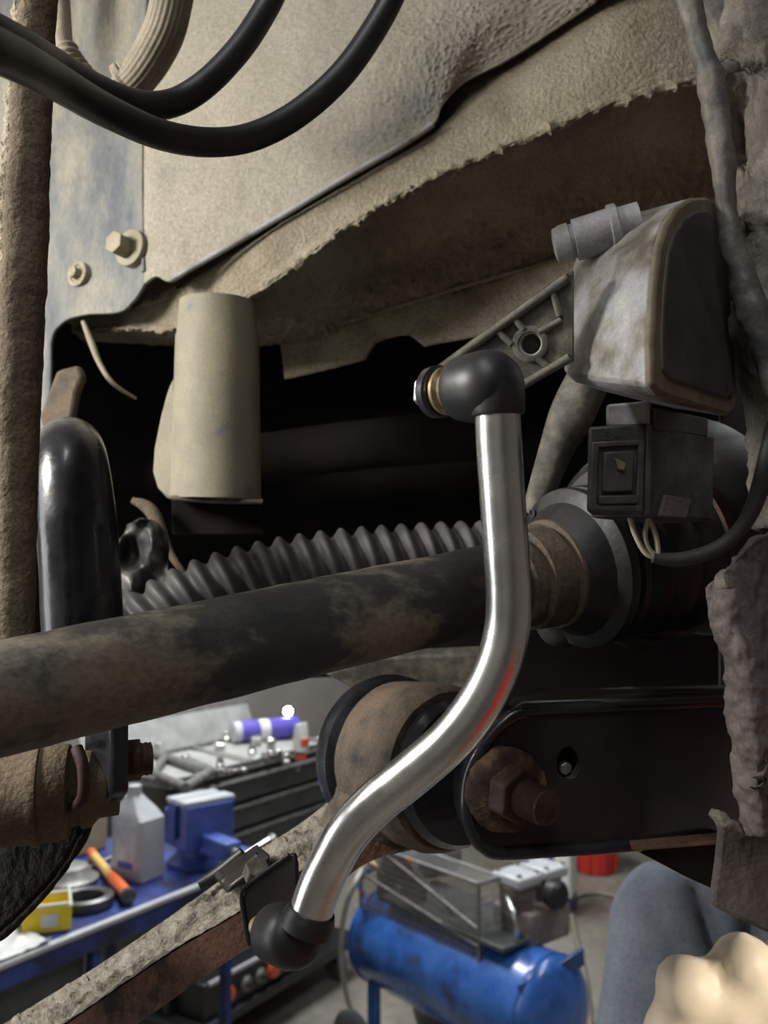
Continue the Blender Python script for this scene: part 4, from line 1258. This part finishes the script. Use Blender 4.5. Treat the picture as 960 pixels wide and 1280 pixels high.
# battery charger on the base, with sockets
chs = TN(TL - .33, -.06, .168)
chg = empty('battery_charger', chs, 'black charger with red and grey round sockets on the trolley base', 'charger')
box('case', chs + Z * .066, BU * .28, BW * .075, Z * .064, 'blackplastic', chg, bevel=.01, bseg=3)
box('top_highlight', chs + Z * .126 - BW * .078, BU * .26, BW * .006, Z * .008, 'silverplastic', chg, bevel=.003)  # pale strip paints the highlight along the top of the case
for s_, m_, r_ in ((-.16, 'redsocket', .026), (-.06, 'castgrey', .026), (.02, 'castgrey', .026), (.10, 'redsocket', .034)):
    sk = lathe('socket', chs + BU * s_ + Z * .06 - BW * .075, -BW, [(0, r_ * 1.12), (.010, r_ * 1.12), (.012, r_), (.02, r_ * .95), (.021, r_ * .5)], m_, chg, seg=24)
    if m_ == 'castgrey':
        lathe('dial_cap', chs + BU * s_ + Z * .06 - BW * .095, -BW, [(0, r_ * .55), (.008, r_ * .5)], 'blackplastic', sk, seg=16)

# tools lying in the tray
TZ = .986


def tray(x, y):
    return G(x, y, TZ)


def wrench(x0, y0, x1, y1, wd, label):
    a, b = tray(x0, y0) + Z * .012, tray(x1, y1) + Z * .012
    w = empty('wrench', (a + b) / 2, label, 'wrench', 'wrenches lying in the trolley tray')
    dv = (b - a).normalized()
    sd = V((-dv.y, dv.x, 0))
    box('shank', (a + b) / 2, dv * (b - a).length / 2, sd * wd * .5, Z * .006, 'steel', w, bevel=.003)
    lathe('ring_end', a - Z * .010, Z, [(0, wd * .7), (0, wd * 1.15), (.002, wd * 1.25), (.016, wd * 1.25), (.018, wd * 1.15), (.018, wd * .7), (0, wd * .7)], 'steel', w, seg=24)
    jaw = [b + dv * (wd * 1.4 * math.cos(t)) + sd * (wd * 1.4 * math.sin(t)) for t in [rad(x) for x in range(25, 336, 26)]] + [b + dv * wd * .2 - sd * wd * .35, b + dv * wd * .2 + sd * wd * .35]
    plate('open_jaw', [p - Z * .008 for p in jaw], Z * .016, 'steel', w, bevel=.002)


wrench(232, 935, 315, 955, .016, 'longest bright steel wrench lying mid tray')
wrench(232, 950, 275, 968, .015, 'short steel wrench with round end by the front rim')
wrench(286, 968, 305, 966, .013, 'stubby steel wrench resting against the front rim of the tray')
wrench(400, 926, 415, 938, .018, 'pale wrench at the far end of the tray')
random.seed(21)
SOCK = ['steel socket standing upright before the pale end of the blue canister', 'steel socket standing upright against the middle of the blue canister', 'widest steel socket lying on its side under the blue canister', 'wide steel socket lying beside the widest one under the blue canister', 'steel socket standing upright beside the jaw of the longest wrench', 'steel socket lying on its side between the longest wrench and the front rim', 'steel socket lying on its side next to the white tube', 'small steel socket standing upright below the lit torch', 'smallest steel socket standing upright at the front rim by the white tube', 'steel socket lying on its side above the longest wrench', 'steel socket standing upright at the jaw of the short wrench']
for i, (x, y, r_, lying) in enumerate(((283, 928, .022, 0), (298, 925, .020, 0), (326, 932, .024, 1), (338, 935, .024, 1), (315, 945, .020, 0), (330, 952, .020, 1), (350, 948, .019, 1), (345, 925, .017, 0), (358, 958, .016, 0), (268, 938, .018, 1), (275, 962, .018, 0))):
    p = tray(x, y)
    ax_ = Z if not lying else (BU * math.cos(i * 1.3) + BW * math.sin(i * 1.3))
    org = p if not lying else p + Z * r_
    o = lathe('socket', org, ax_, [(0, r_ * .62), (0, r_ * .95), (.002, r_), (.022, r_), (.026, r_ * .82), (.046, r_ * .82), (.048, r_ * .75), (.048, r_ * .45), (.012, r_ * .45)], 'steel', seg=24)
    tag(o, SOCK[i], 'socket', 'sockets in the trolley tray')
# steel frame tool (puller) at the near end of the tray
pul = empty('ladder_tool', tray(220, 975), 'grey ladder-shaped steel frame lying at the near end of the tray', 'steel tool')
fa, fb, fc, fd = tray(190, 947) + Z * .02, tray(262, 972) + Z * .02, tray(178, 968) + Z * .02, tray(232, 992) + Z * .02
tube('frame_bar', [fa, fa.lerp(fb, .5), fb], .018, 'castgrey', pul, seg=14, sub=2)
tube('frame_bar', [fc, fc.lerp(fd, .5), fd], .018, 'castgrey', pul, seg=14, sub=2)
tube('frame_bar', [fb, fb.lerp(fd, .5), fd], .018, 'castgrey', pul, seg=14, sub=2)
tube('frame_bar', [fa.lerp(fb, .25), fa.lerp(fc, .5).lerp(fb.lerp(fd, .5), .25), fc.lerp(fd, .25)], .016, 'castgrey', pul, seg=14, sub=2)
# blue canister lying down
ca, cb2 = tray(290, 930) + Z * .052, tray(376, 922) + Z * .052
can = empty('round_canister', tray(330, 930), 'blue and white round canister lying on its side in the tray', 'canister')
cd = (cb2 - ca)
cL = cd.length
lathe('canister_body', ca, cd, [(.03, .048), (.032, .050), (cL - .03, .050), (cL - .02, .046), (cL - .012, .030)], 'violet', can, seg=32)
lathe('canister_band', ca, cd, [(cL * .36, .0502), (cL * .36, .0508), (cL * .50, .0508), (cL * .50, .0502)], 'white', can, seg=32)
lathe('canister_base', ca, cd, [(0, .042), (.002, .048), (.03, .0495), (.035, .0505)], 'silverplastic', can, seg=32)
# white tube of sealant standing
tp = tray(376, 950)
tu = empty('sealant_tube', tp, 'white tube with red cap standing at the tray front', 'tube')
lathe('tube_cap', tp, Z, [(0, .022), (.002, .024), (.03, .024), (.032, .020)], 'redsocket', tu, seg=24)
loft('tube_body', [rrect(tp + Z * z, a, b, BU, BW, r=.9) for z, a, b in ((.030, .022, .022), (.04, .033, .03), (.11, .036, .02), (.15, .037, .006))], 'white', tu)
lathe('tube_print', tp + Z * .06, Z, [(0, .0335), (.03, .0335)], 'redsocket', tu, seg=24)
# glowing inspection torch
lg = G(360, 919, TZ)
tor = empty('torch', lg, 'small lit torch standing upright behind the blue canister', 'torch')
lathe('torch_body', lg, Z, [(0, .020), (.06, .020), (.065, .014), (.08, .014), (.085, .022), (.10, .022)], 'blackplastic', tor, seg=20)
hdv = (CAM - lg).normalized()
hd0 = lg + Z * .115
lathe('torch_head', hd0, hdv, [(-.02, .014), (.0, .018), (.03, .022), (.034, .021)], 'blackplastic', tor, seg=24)
lathe('torch_lens', hd0 + hdv * .033, hdv, [(0, .020), (.005, .018), (.009, .008)], 'lampglow', tor, seg=24)
lathe('steel_plug', tray(198, 946) + Z * .01, Z, [(0, .016), (.02, .016), (.03, .022), (.05, .022), (.056, .012)], 'steel', None, seg=20)
tag(bpy.data.objects['steel_plug'], 'small bright round steel plug beside the grey ladder-shaped frame', 'plug')

# ================================================================== COMPRESSOR
t0, t1 = G(478, 1166, .42), G(692, 1268, .42)
CX = V((t1.x - t0.x, t1.y - t0.y, 0)).normalized()
CY = V((-CX.y, CX.x, 0))                      # away from the camera
CL = (t1 - t0).length


def CN(x, y, z):
    return V((t0.x, t0.y, 0)) + CX * x + CY * y + Z * z


comp = empty('air_compressor', CN(CL / 2, 0, 0), 'blue belt driven air compressor with wire mesh guard on the floor', 'compressor')
R_ = .168
tank = lathe('tank', CN(0, 0, .42), CX, [(-.062, .004), (-.058, .05), (-.045, .10), (-.022, .145), (0, .163), (.012, R_), (CL - .012, R_), (CL, .163), (CL + .022, .145), (CL + .045, .10), (CL + .058, .05), (CL + .062, .004)], 'tankblue', comp, seg=64)
lathe('tank_seam', CN(0, 0, .42), CX, [(.010, R_), (.011, R_ + .003), (.022, R_ + .003), (.023, R_)], 'tankblue', tank, seg=64)
lathe('tank_seam', CN(0, 0, .42), CX, [(CL - .023, R_), (CL - .022, R_ + .003), (CL - .011, R_ + .003), (CL - .010, R_)], 'tankblue', tank, seg=64)
for x_ in (.10, CL - .10):
    for sy in (-1, 1):
        box('tank_foot', CN(x_, sy * .12, .22), CX * .025, CY * .012, Z * .09, 'tankblue', tank, bevel=.004)
for sy in (-1, 1):
    lathe('wheel', CN(.07, sy * .19, .11) - CY * .02, CY, [(0, .06), (.004, .10), (.012, .11), (.03, .11), (.036, .10), (.04, .06)], 'darksteel', comp, seg=32)
    box('front_stand', CN(CL - .10, sy * .12, .068), CX * .03, CY * .025, Z * .068, 'rubber', comp, bevel=.004)
# top platform and brackets
box('platform', CN(CL * .52, .02, .605), CX * .30, CY * .14, Z * .008, 'darksteel', comp, bevel=.003)
plate('end_fin', [CN(CL - .02, -.14, .54), CN(CL + .0, -.02, .56), CN(CL + .03, .10, .60), CN(CL + .03, .10, .55), CN(CL, -.02, .50), CN(CL - .02, -.14, .49)], CX * .012, 'tankblue', comp, bevel=.003)
tube('handle', [CN(-.01, -.07, .55), CN(-.05, -.07, .61), CN(-.02, -.02, .655), CN(.03, .03, .65), CN(.06, .05, .58)], .011, 'tankblue', comp, seg=14)
# motor
lathe('motor', CN(.10, .09, .70), CX * .2 + CY, [(-.10, .03), (-.098, .078), (-.02, .082), (.13, .082), (.15, .07), (.152, .02)], 'castgrey', comp, seg=36)
lathe('motor_pulley', CN(.47, -.045, .56), CY, [(-.012, .042), (-.008, .045), (-.003, .036), (.003, .036), (.008, .045), (.012, .042)], 'castgrey', comp, seg=28)
# pump: crankcase, two finned cylinders, heads
box('crankcase', CN(CL * .79, .10, .63), CX * .085, CY * .10, Z * .055, 'pinkcast', comp, bevel=.015, bseg=3)
for yy in (.035, .165):
    for k in range(6):
        lathe('cooling_fin', CN(CL * .79, yy, .675 + k * .014), Z, [(0, .050), (.001, .058), (.006, .058), (.007, .050)], 'pinkcast', comp, seg=28)
    lathe('cylinder', CN(CL * .79, yy, .66), Z, [(0, .049), (.10, .049)], 'pinkcast', comp, seg=28)
    box('cylinder_head', CN(CL * .79, yy, .772), CX * .062, CY * .056, Z * .018, 'silverplastic', comp, bevel=.010, bseg=3)
    for bx2, by2 in ((-1, -1), (1, -1), (-1, 1), (1, 1)):
        hexnut('head_bolt', CN(CL * .79 + bx2 * .045, yy + by2 * .040, .789), Z, .009, .008, 'steel', comp)
lathe('air_filter', CN(CL * .88, .10, .73), CX, [(0, .02), (.01, .042), (.045, .045), (.055, .035)], 'blackplastic', comp, seg=24)
tube('cross_pipe', [CN(CL * .80, -.02, .72), CN(CL * .86, -.05, .70), CN(CL * .88, -.05, .65), CN(CL * .84, -.04, .585)], .010, 'steel', comp, seg=12)
# fly wheel and belt
fwc = CN(.16, -.045, .625)
lathe('flywheel', fwc, CY, [(-.014, .10), (-.014, .125), (-.006, .12), (.006, .12), (.014, .125), (.014, .10), (-.014, .10)], 'darksteel', comp, seg=48)
for k in range(5):
    an = k * 2 * math.pi / 5
    dr = CX * math.cos(an) + Z * math.sin(an)
    box('spoke', fwc + dr * .06, dr * .052, CY * .008, (dr.cross(CY)) * .010, 'darksteel', comp, bevel=.003)
lathe('wheel_hub', fwc, CY, [(-.02, .022), (.02, .022)], 'castgrey', comp, seg=20)
c2 = CN(.47, -.045, .56)
for sg in (1, -1):
    tube('belt', [c2 + Z * .042 * sg, (c2 + Z * .042 * sg).lerp(fwc + Z * .122 * sg, .5), fwc + Z * .122 * sg], .007, 'blackplastic', comp, seg=8, sub=2)
# wire mesh guard (in front of the belt)
gx0, gx1, gz0, gz1, gy = .015, .62, .485, .775, -.115


def gfr(a, b, r_=.006):
    tube('guard_frame', [a, a.lerp(b, .5), b], r_, 'castgrey', comp, seg=10, sub=1)


for y_ in (gy, gy + .105):
    gfr(CN(gx0, y_, gz0), CN(gx1, y_, gz0)); gfr(CN(gx0, y_, gz1), CN(gx1, y_, gz1)); gfr(CN(gx0, y_, gz0), CN(gx0, y_, gz1)); gfr(CN(gx1, y_, gz0), CN(gx1, y_, gz1))
for x_ in (gx0, gx1):
    for z_ in (gz0, gz1):
        gfr(CN(x_, gy, z_), CN(x_, gy + .105, z_))
gfr(CN(gx0, gy, gz0 + .18), CN(gx1, gy, gz0 + .10), .006)
gfr(CN(gx0 + .1, gy, gz1), CN(gx1, gy, gz0 + .15), .006)


def guard_wires():
    vv_, ff_ = [], []

    def wire(a, b, r_):
        d = (b - a).normalized()
        q = d.cross(V((.3, .5, .8))).normalized()
        s_ = d.cross(q)
        i0 = len(vv_)
        for p in (a, b):
            for k in range(4):
                an = k * math.pi / 2
                vv_.append(p + q * r_ * math.cos(an) + s_ * r_ * math.sin(an))
        for k in range(4):
            k2 = (k + 1) % 4
            ff_.append((i0 + k, i0 + k2, i0 + 4 + k2, i0 + 4 + k))
    n = 32
    for i in range(n + 1):
        x_ = gx0 + (gx1 - gx0) * i / n
        wire(CN(x_, gy, gz0), CN(x_, gy, gz1), .0024)
        wire(CN(x_, gy, gz1), CN(x_, gy + .105, gz1), .0024)
    for i in range(15):
        z_ = gz0 + (gz1 - gz0) * i / 14
        wire(CN(gx0, gy, z_), CN(gx1, gy, z_), .0010)
        wire(CN(gx1, gy, z_), CN(gx1, gy + .105, z_), .0010)
    for i in range(8):
        wire(CN(gx1, gy + .105 * i / 8, gz0), CN(gx1, gy + .105 * i / 8, gz1), .0012)
    o_ = build('guard_mesh', vv_, ff_, 'steel', comp, smooth=0)
    o_['kind'] = 'stuff'


guard_wires()
# valve fittings at the left end
lathe('hose_coupling', CN(.02, -.05, .675), -CX + Z * .2, [(-.06, .010), (-.02, .012), (0, .015), (.02, .015), (.022, .011), (.05, .010)], 'brass', comp, seg=18)
lathe('valve_knob', CN(.02, -.06, .74), -CY, [(-.02, .008), (.0, .018), (.015, .02), (.02, .012)], 'redsocket', comp, seg=18)
for x_, z_ in ((.04, .60), (.30, .80)):
    lathe('guard_screw', CN(x_, gy - .006, z_ if z_ < .77 else gz1), -CY, [(0, .008), (.006, .008), (.008, .004)], 'redsocket', comp, seg=12)
tag(tube('air_hose', [CN(-.03, -.05, .685), G(446, 1100, .66) + V((0, 0, 0)), G(432, 1135, .55), G(426, 1185, .35), G(432, 1240, .15), G(448, 1285, .02), G(470, 1330, .015)], .010, 'clearhose', seg=14), 'milky thin air hose hanging from the blue compressor', 'hose')
tag(tube('floor_hose', [G(800, 1145, .012), G(785, 1128, .012), G(755, 1117, .012), G(725, 1119, .012), G(714, 1134, .012), G(719, 1165, .012), (G(728, 1205, .012)), G(735, 1250, .012), G(738, 1300, .012)], .012, 'dullhose', seg=12), 'dusty beige hose curling across the concrete floor', 'hose')

# ================================================================== THINGS ON THE FLOOR BEHIND
jc = G(694, 1138, 0)
jer = empty('jerrycan', jc, 'white plastic canister with blue body behind the compressor', 'canister')
jx_ = (CX * .9 + CY * .45).normalized(); jy_ = V((-jx_.y, jx_.x, 0))
loft('canister_body', [rrect(jc + Z * z, a, b, jx_, jy_, r=.35) for z, a, b in ((0, .10, .08), (.01, .105, .085), (.24, .105, .085), (.27, .095, .075))], 'bluebin', jer)
loft('canister_top', [rrect(jc + Z * z + jx_ * .06, a, b, jx_, jy_, r=.5) for z, a, b in ((.10, .045, .087), (.30, .046, .087), (.36, .04, .07), (.40, .035, .05))], 'white', jer)
tube('grip', [jc + Z * .27 - jx_ * .08, jc + Z * .36 - jx_ * .06, jc + Z * .39, jc + Z * .37 + jx_ * .05], .018, 'white', jer, seg=14)
rb = G(744, 1088, 0)
bk = empty('red_bucket', rb, 'red plastic bucket on the floor far behind the compressor', 'bucket')
lathe('bucket_shell', rb, Z, [(0, .10), (.004, .115), (.25, .145), (.255, .155), (.27, .155), (.27, .142), (.02, .11)], 'red', bk, seg=36)
for k in range(9):
    an = 2 * math.pi * k / 9
    dr = V((math.cos(an), math.sin(an), 0))
    box('bucket_rib', rb + dr * .132 + Z * .13, dr * .006, V((-dr.y, dr.x, 0)) * .008, Z * .11, 'red', bk, bevel=.003)

# ================================================================== PERSON
def union_mesh(chains, balls, voxel, smooth=6):
    """tubes and ellipsoids fused into one continuous surface; returns verts, faces"""
    bm = bmesh.new()

    def add(vs_, fs_):
        base = [bm.verts.new(v) for v in vs_]
        for f in fs_:
            bm.faces.new([base[i] for i in f])
    for pts, rs in chains:
        path = crom(pts, 6)
        rr_ = crom([V((r, 0, 0)) for r in rs], 6)
        seg = 18
        N = len(path)
        vs_, fs_ = [], []
        for i in range(N):
            t = (path[min(i + 1, N - 1)] - path[max(i - 1, 0)]).normalized()
            a = V((.13, .31, 1)) if abs(t.z) < .9 else V((1, .2, 0))
            e1_ = (a - t * a.dot(t)).normalized()
            e2_ = t.cross(e1_)
            for k in range(seg):
                an = 2 * math.pi * k / seg
                vs_.append(path[i] + (e1_ * math.cos(an) + e2_ * math.sin(an)) * max(rr_[i].x, .002))
        for i in range(N - 1):
            for k in range(seg):
                k2 = (k + 1) % seg
                fs_.append((i * seg + k, i * seg + k2, (i + 1) * seg + k2, (i + 1) * seg + k))
        fs_.append(tuple(range(seg))[::-1])
        fs_.append(tuple((N - 1) * seg + k for k in range(seg)))
        add(vs_, fs_)
        balls = balls + [(path[0], (rr_[0].x,) * 3), (path[-1], (rr_[-1].x,) * 3)]
    for c, r in balls:
        vs_, fs_ = [], []
        nu_, nv_ = 18, 10
        for j in range(nv_ + 1):
            ph = math.pi * (j + .02) / (nv_ + .04)
            for k in range(nu_):
                an = 2 * math.pi * k / nu_
                vs_.append(c + V((r[0] * math.sin(ph) * math.cos(an), r[1] * math.sin(ph) * math.sin(an), r[2] * math.cos(ph))))
        for j in range(nv_):
            for k in range(nu_):
                k2 = (k + 1) % nu_
                fs_.append((j * nu_ + k, (j + 1) * nu_ + k, (j + 1) * nu_ + k2, j * nu_ + k2))
        fs_.append(tuple(range(nu_)))
        fs_.append(tuple(nv_ * nu_ + k for k in range(nu_))[::-1])
        add(vs_, fs_)
    bmesh.ops.recalc_face_normals(bm, faces=bm.faces)
    me = bpy.data.meshes.new('tmp')
    bm.to_mesh(me)
    bm.free()
    ob = bpy.data.objects.new('tmp', me)
    COL.objects.link(ob)
    md_ = ob.modifiers.new('r', 'REMESH'); md_.mode = 'VOXEL'; md_.voxel_size = voxel
    sm_ = ob.modifiers.new('s', 'SMOOTH'); sm_.iterations = smooth; sm_.factor = .5
    dg = bpy.context.evaluated_depsgraph_get()
    m2 = bpy.data.meshes.new_from_object(ob.evaluated_get(dg))
    vs_ = [v.co.copy() for v in m2.vertices]
    fs_ = [tuple(p.vertices) for p in m2.polygons]
    nr = [v.normal.copy() for v in m2.vertices]
    bpy.data.objects.remove(ob)
    return vs_, fs_, nr


sh = P(846, 1158, .85)                    # near shoulder joint
el = P(792, 1500, .72)                    # elbow
wr = P(948, 1385, .485)                   # wrist
chest = sh + V((.175, .05, -.06))
sh2 = sh + V((.35, .08, 0))
neck = chest + V((0, .0, .13))
headc = neck + V((0, -.02, .16))
pelv = V((chest.x, chest.y + .04, .93))
hipL, hipR = pelv + V((-.09, 0, -.02)), pelv + V((.09, 0, -.02))
kneeL, kneeR = V((hipL.x - .03, hipL.y - .04, .50)), V((hipR.x + .03, hipR.y - .03, .50))
ankL, ankR = V((hipL.x - .04, hipL.y + .02, .09)), V((hipR.x + .05, hipR.y + .03, .09))
el2 = sh2 + V((.06, .02, -.28)); wr2 = el2 + V((.0, -.10, -.23))
# fist of the near hand: four knuckles, curled fingers, thumb at the side
kn_px = [(856, 1232, .425), (928, 1204, .428), (992, 1203, .437), (1046, 1224, .448)]
hand_ch = []
pw = [wr + V((-.014, 0, .0)), wr + V((-.004, 0, 0)), wr + V((.006, .0, 0)), wr + V((.014, .003, 0))]
for i, (kx, ky, kd) in enumerate(kn_px):
    k_ = P(kx, ky, kd)
    mid = P(kx + 4, ky + 40, kd + .038)
    tip = P(kx + 8, ky + 85, kd + .030)
    end = P(kx + 8, ky + 80, kd + .012)
    hand_ch.append(([pw[i], pw[i].lerp(k_, .5), k_], [.0185, .0180, .0150]))
    hand_ch.append(([k_, k_.lerp(mid, .5), mid], [.0146, .0118, .0105]))
    hand_ch.append(([mid, mid.lerp(tip, .6), tip, end], [.0102, .0096, .009, .008]))
th_ = [wr + V((-.016, -.004, .008)), P(868, 1345, .445), P(842, 1300, .432), P(852, 1262, .430)]
hand_ch.append((th_, [.019, .0195, .0160, .0125]))
for i in range(3):
    ka, kb = P(*kn_px[i]), P(*kn_px[i + 1])
    web = ka.lerp(kb, .5) + V((.003, .004, -.012))
    hand_ch.append(([web.lerp(wr, .6), web.lerp(wr, .3), web], [.0175, .0170, .0150]))
hand2 = wr2 + V((0, -.03, -.08))
hand2_ch = [([wr2, hand2], [.025, .036])]
for i in range(4):
    b0_ = hand2 + V((-.03 + .02 * i, 0, -.02))
    hand2_ch.append(([b0_, b0_ + V((0, -.015, -.035)), b0_ + V((0, -.005, -.065))], [.0095, .009, .0075]))
hand2_ch.append(([hand2 + V((-.02, -.02, .03)), hand2 + V((-.045, -.035, -.005)), hand2 + V((-.04, -.045, -.03))], [.012, .011, .009]))
body_ch = [([pelv, pelv.lerp(chest, .5), chest], [.14, .135, .145]), ([chest, neck, headc], [.11, .06, .058]),
           ([sh, chest + V((0, 0, .05)), sh2], [.04, .07, .04]),
           ([sh, sh.lerp(el, .5), el], [.040, .036, .034]), ([el, el.lerp(wr, .4), wr], [.038, .037, .026]),
           ([sh2, sh2.lerp(el2, .5), el2], [.050, .044, .038]), ([el2, el2.lerp(wr2, .4), wr2], [.038, .037, .025]),
           ([hipL, hipL.lerp(kneeL, .5), kneeL], [.088, .072, .052]), ([kneeL, kneeL.lerp(ankL, .35), ankL], [.052, .055, .036]),
           ([hipR, hipR.lerp(kneeR, .5), kneeR], [.088, .072, .052]), ([kneeR, kneeR.lerp(ankR, .35), ankR], [.052, .055, .036]),
           ([ankL, ankL + V((-.005, -.06, -.045)), ankL + V((-.01, -.15, -.06))], [.036, .036, .026]), ([ankR, ankR + V((.005, -.06, -.045)), ankR + V((.01, -.15, -.06))], [.036, .036, .026])]
heads = [(headc, (.074, .092, .108)), (headc + V((0, -.05, -.055)), (.05, .045, .05)), (headc + V((0, -.098, -.018)), (.012, .02, .022)), (headc + V((-.076, .005, -.01)), (.010, .02, .03)), (headc + V((.076, .005, -.01)), (.010, .02, .03))]
person = empty('person', V((pelv.x, pelv.y, 0)), 'person in a grey-blue work jacket holding up a pale bare fist', 'person')
vs_, fs_, _n = union_mesh(body_ch + hand_ch + hand2_ch, heads, .0042, 5)
build('body', vs_, fs_, 'skin', person, smooth=80, recalc=False)
# jacket, with folds running out of the armpit
jk = [([pelv + V((0, 0, .02)), pelv.lerp(chest, .5), chest + V((0, 0, .02))], [.165, .16, .165]), ([sh, chest + V((0, 0, .06)), sh2], [.062, .09, .062]),
      ([sh, sh.lerp(el, .5), el], [.063, .056, .052]), ([el, el.lerp(wr, .45), el.lerp(wr, .82)], [.052, .050, .042]),
      ([sh2, sh2.lerp(el2, .5), el2], [.063, .056, .052]), ([el2, el2.lerp(wr2, .5), el2.lerp(wr2, .9)], [.052, .050, .042])]
vs_, fs_, nr = union_mesh(jk, [], .0060, 6)
arm_ax = (el - sh).normalized()
pit = sh + V((.03, -.06, -.05))
nv2 = []
for v, n_ in zip(vs_, nr):
    rel = v - pit
    r_ = rel.length
    ang = math.atan2(rel.z, rel.x)
    wx = max(0, min(1, (v.x - sh.x + .035) / .05)) * max(0, min(1, (sh.y + .06 - v.y) / .06))
    f = (abs(math.sin(ang * 5 + 1.0 * fbm(v, 6, 2))) ** .6 - .9) * math.exp(-((r_ - .075) / .065) ** 2) * .022 * wx
    f += .0022 * noise.noise(V((v.x * 22 + v.z * 14, v.y * 20, v.z * 9)))
    nv2.append(v + n_ * f)
build('jacket', nv2, fs_, 'jacket', person, smooth=80, recalc=False)
tr = [([hipL + V((0, 0, .06)), hipL.lerp(kneeL, .5), kneeL, kneeL.lerp(ankL, .9)], [.10, .085, .068, .06]), ([hipR + V((0, 0, .06)), hipR.lerp(kneeR, .5), kneeR, kneeR.lerp(ankR, .9)], [.10, .085, .068, .06]), ([hipL, hipR], [.11, .11])]
vs_, fs_, nr = union_mesh(tr, [], .009, 4)
build('trousers', [v + n_ * .004 * noise.noise(v * 18) for v, n_ in zip(vs_, nr)], fs_, 'trousers', person, smooth=80, recalc=False)
for a_ in (ankL, ankR):
    sgn = -1 if a_ is ankL else 1
    vs_, fs_, nr = union_mesh([([a_ + V((0, 0, .06)), a_, a_ + V((sgn * .003, .0, -.035))], [.046, .048, .05]), ([a_ + V((0, .015, -.045)), a_ + V((sgn * .005, -.07, -.048)), a_ + V((sgn * .012, -.165, -.055))], [.044, .044, .034])], [], .006, 4)
    build('work_boot', [V((v.x, v.y, max(v.z, 0.0))) for v in vs_], fs_, 'boot', person, smooth=70, recalc=False)
vs_, fs_, nr = union_mesh([], [(headc + V((0, .016, .022)), (.079, .090, .098))], .006, 2)
hr = [(v, n_) for v, n_ in zip(vs_, nr)]
keep = [i for i, v in enumerate(vs_) if (v - headc).z > .035 or (v - headc).y > .02 and (v - headc).z > -.06]
kset = {k: i for i, k in enumerate(keep)}
build('hair', [vs_[k] for k in keep], [tuple(kset[q] for q in f) for f in fs_ if all(q in kset for q in f)], 'hair', person, smooth=80, recalc=False)
for sx_ in (-1, 1):
    lathe('eye', headc + V((sx_ * .03, -.078, .004)), V((0, -1, 0)), [(0, .012), (.006, .010), (.009, .004)], 'eye', person, seg=16)
    lathe('iris', headc + V((sx_ * .03, -.0855, .004)), V((0, -1, 0)), [(0, .0055), (.0018, .005), (.002, .002)], 'hair', person, seg=14)
tube('mouth', [headc + V((-.022, -.088, -.062)), headc + V((0, -.098, -.060)), headc + V((.022, -.088, -.062))], [.003, .005, .003], 'lip', person, seg=8)
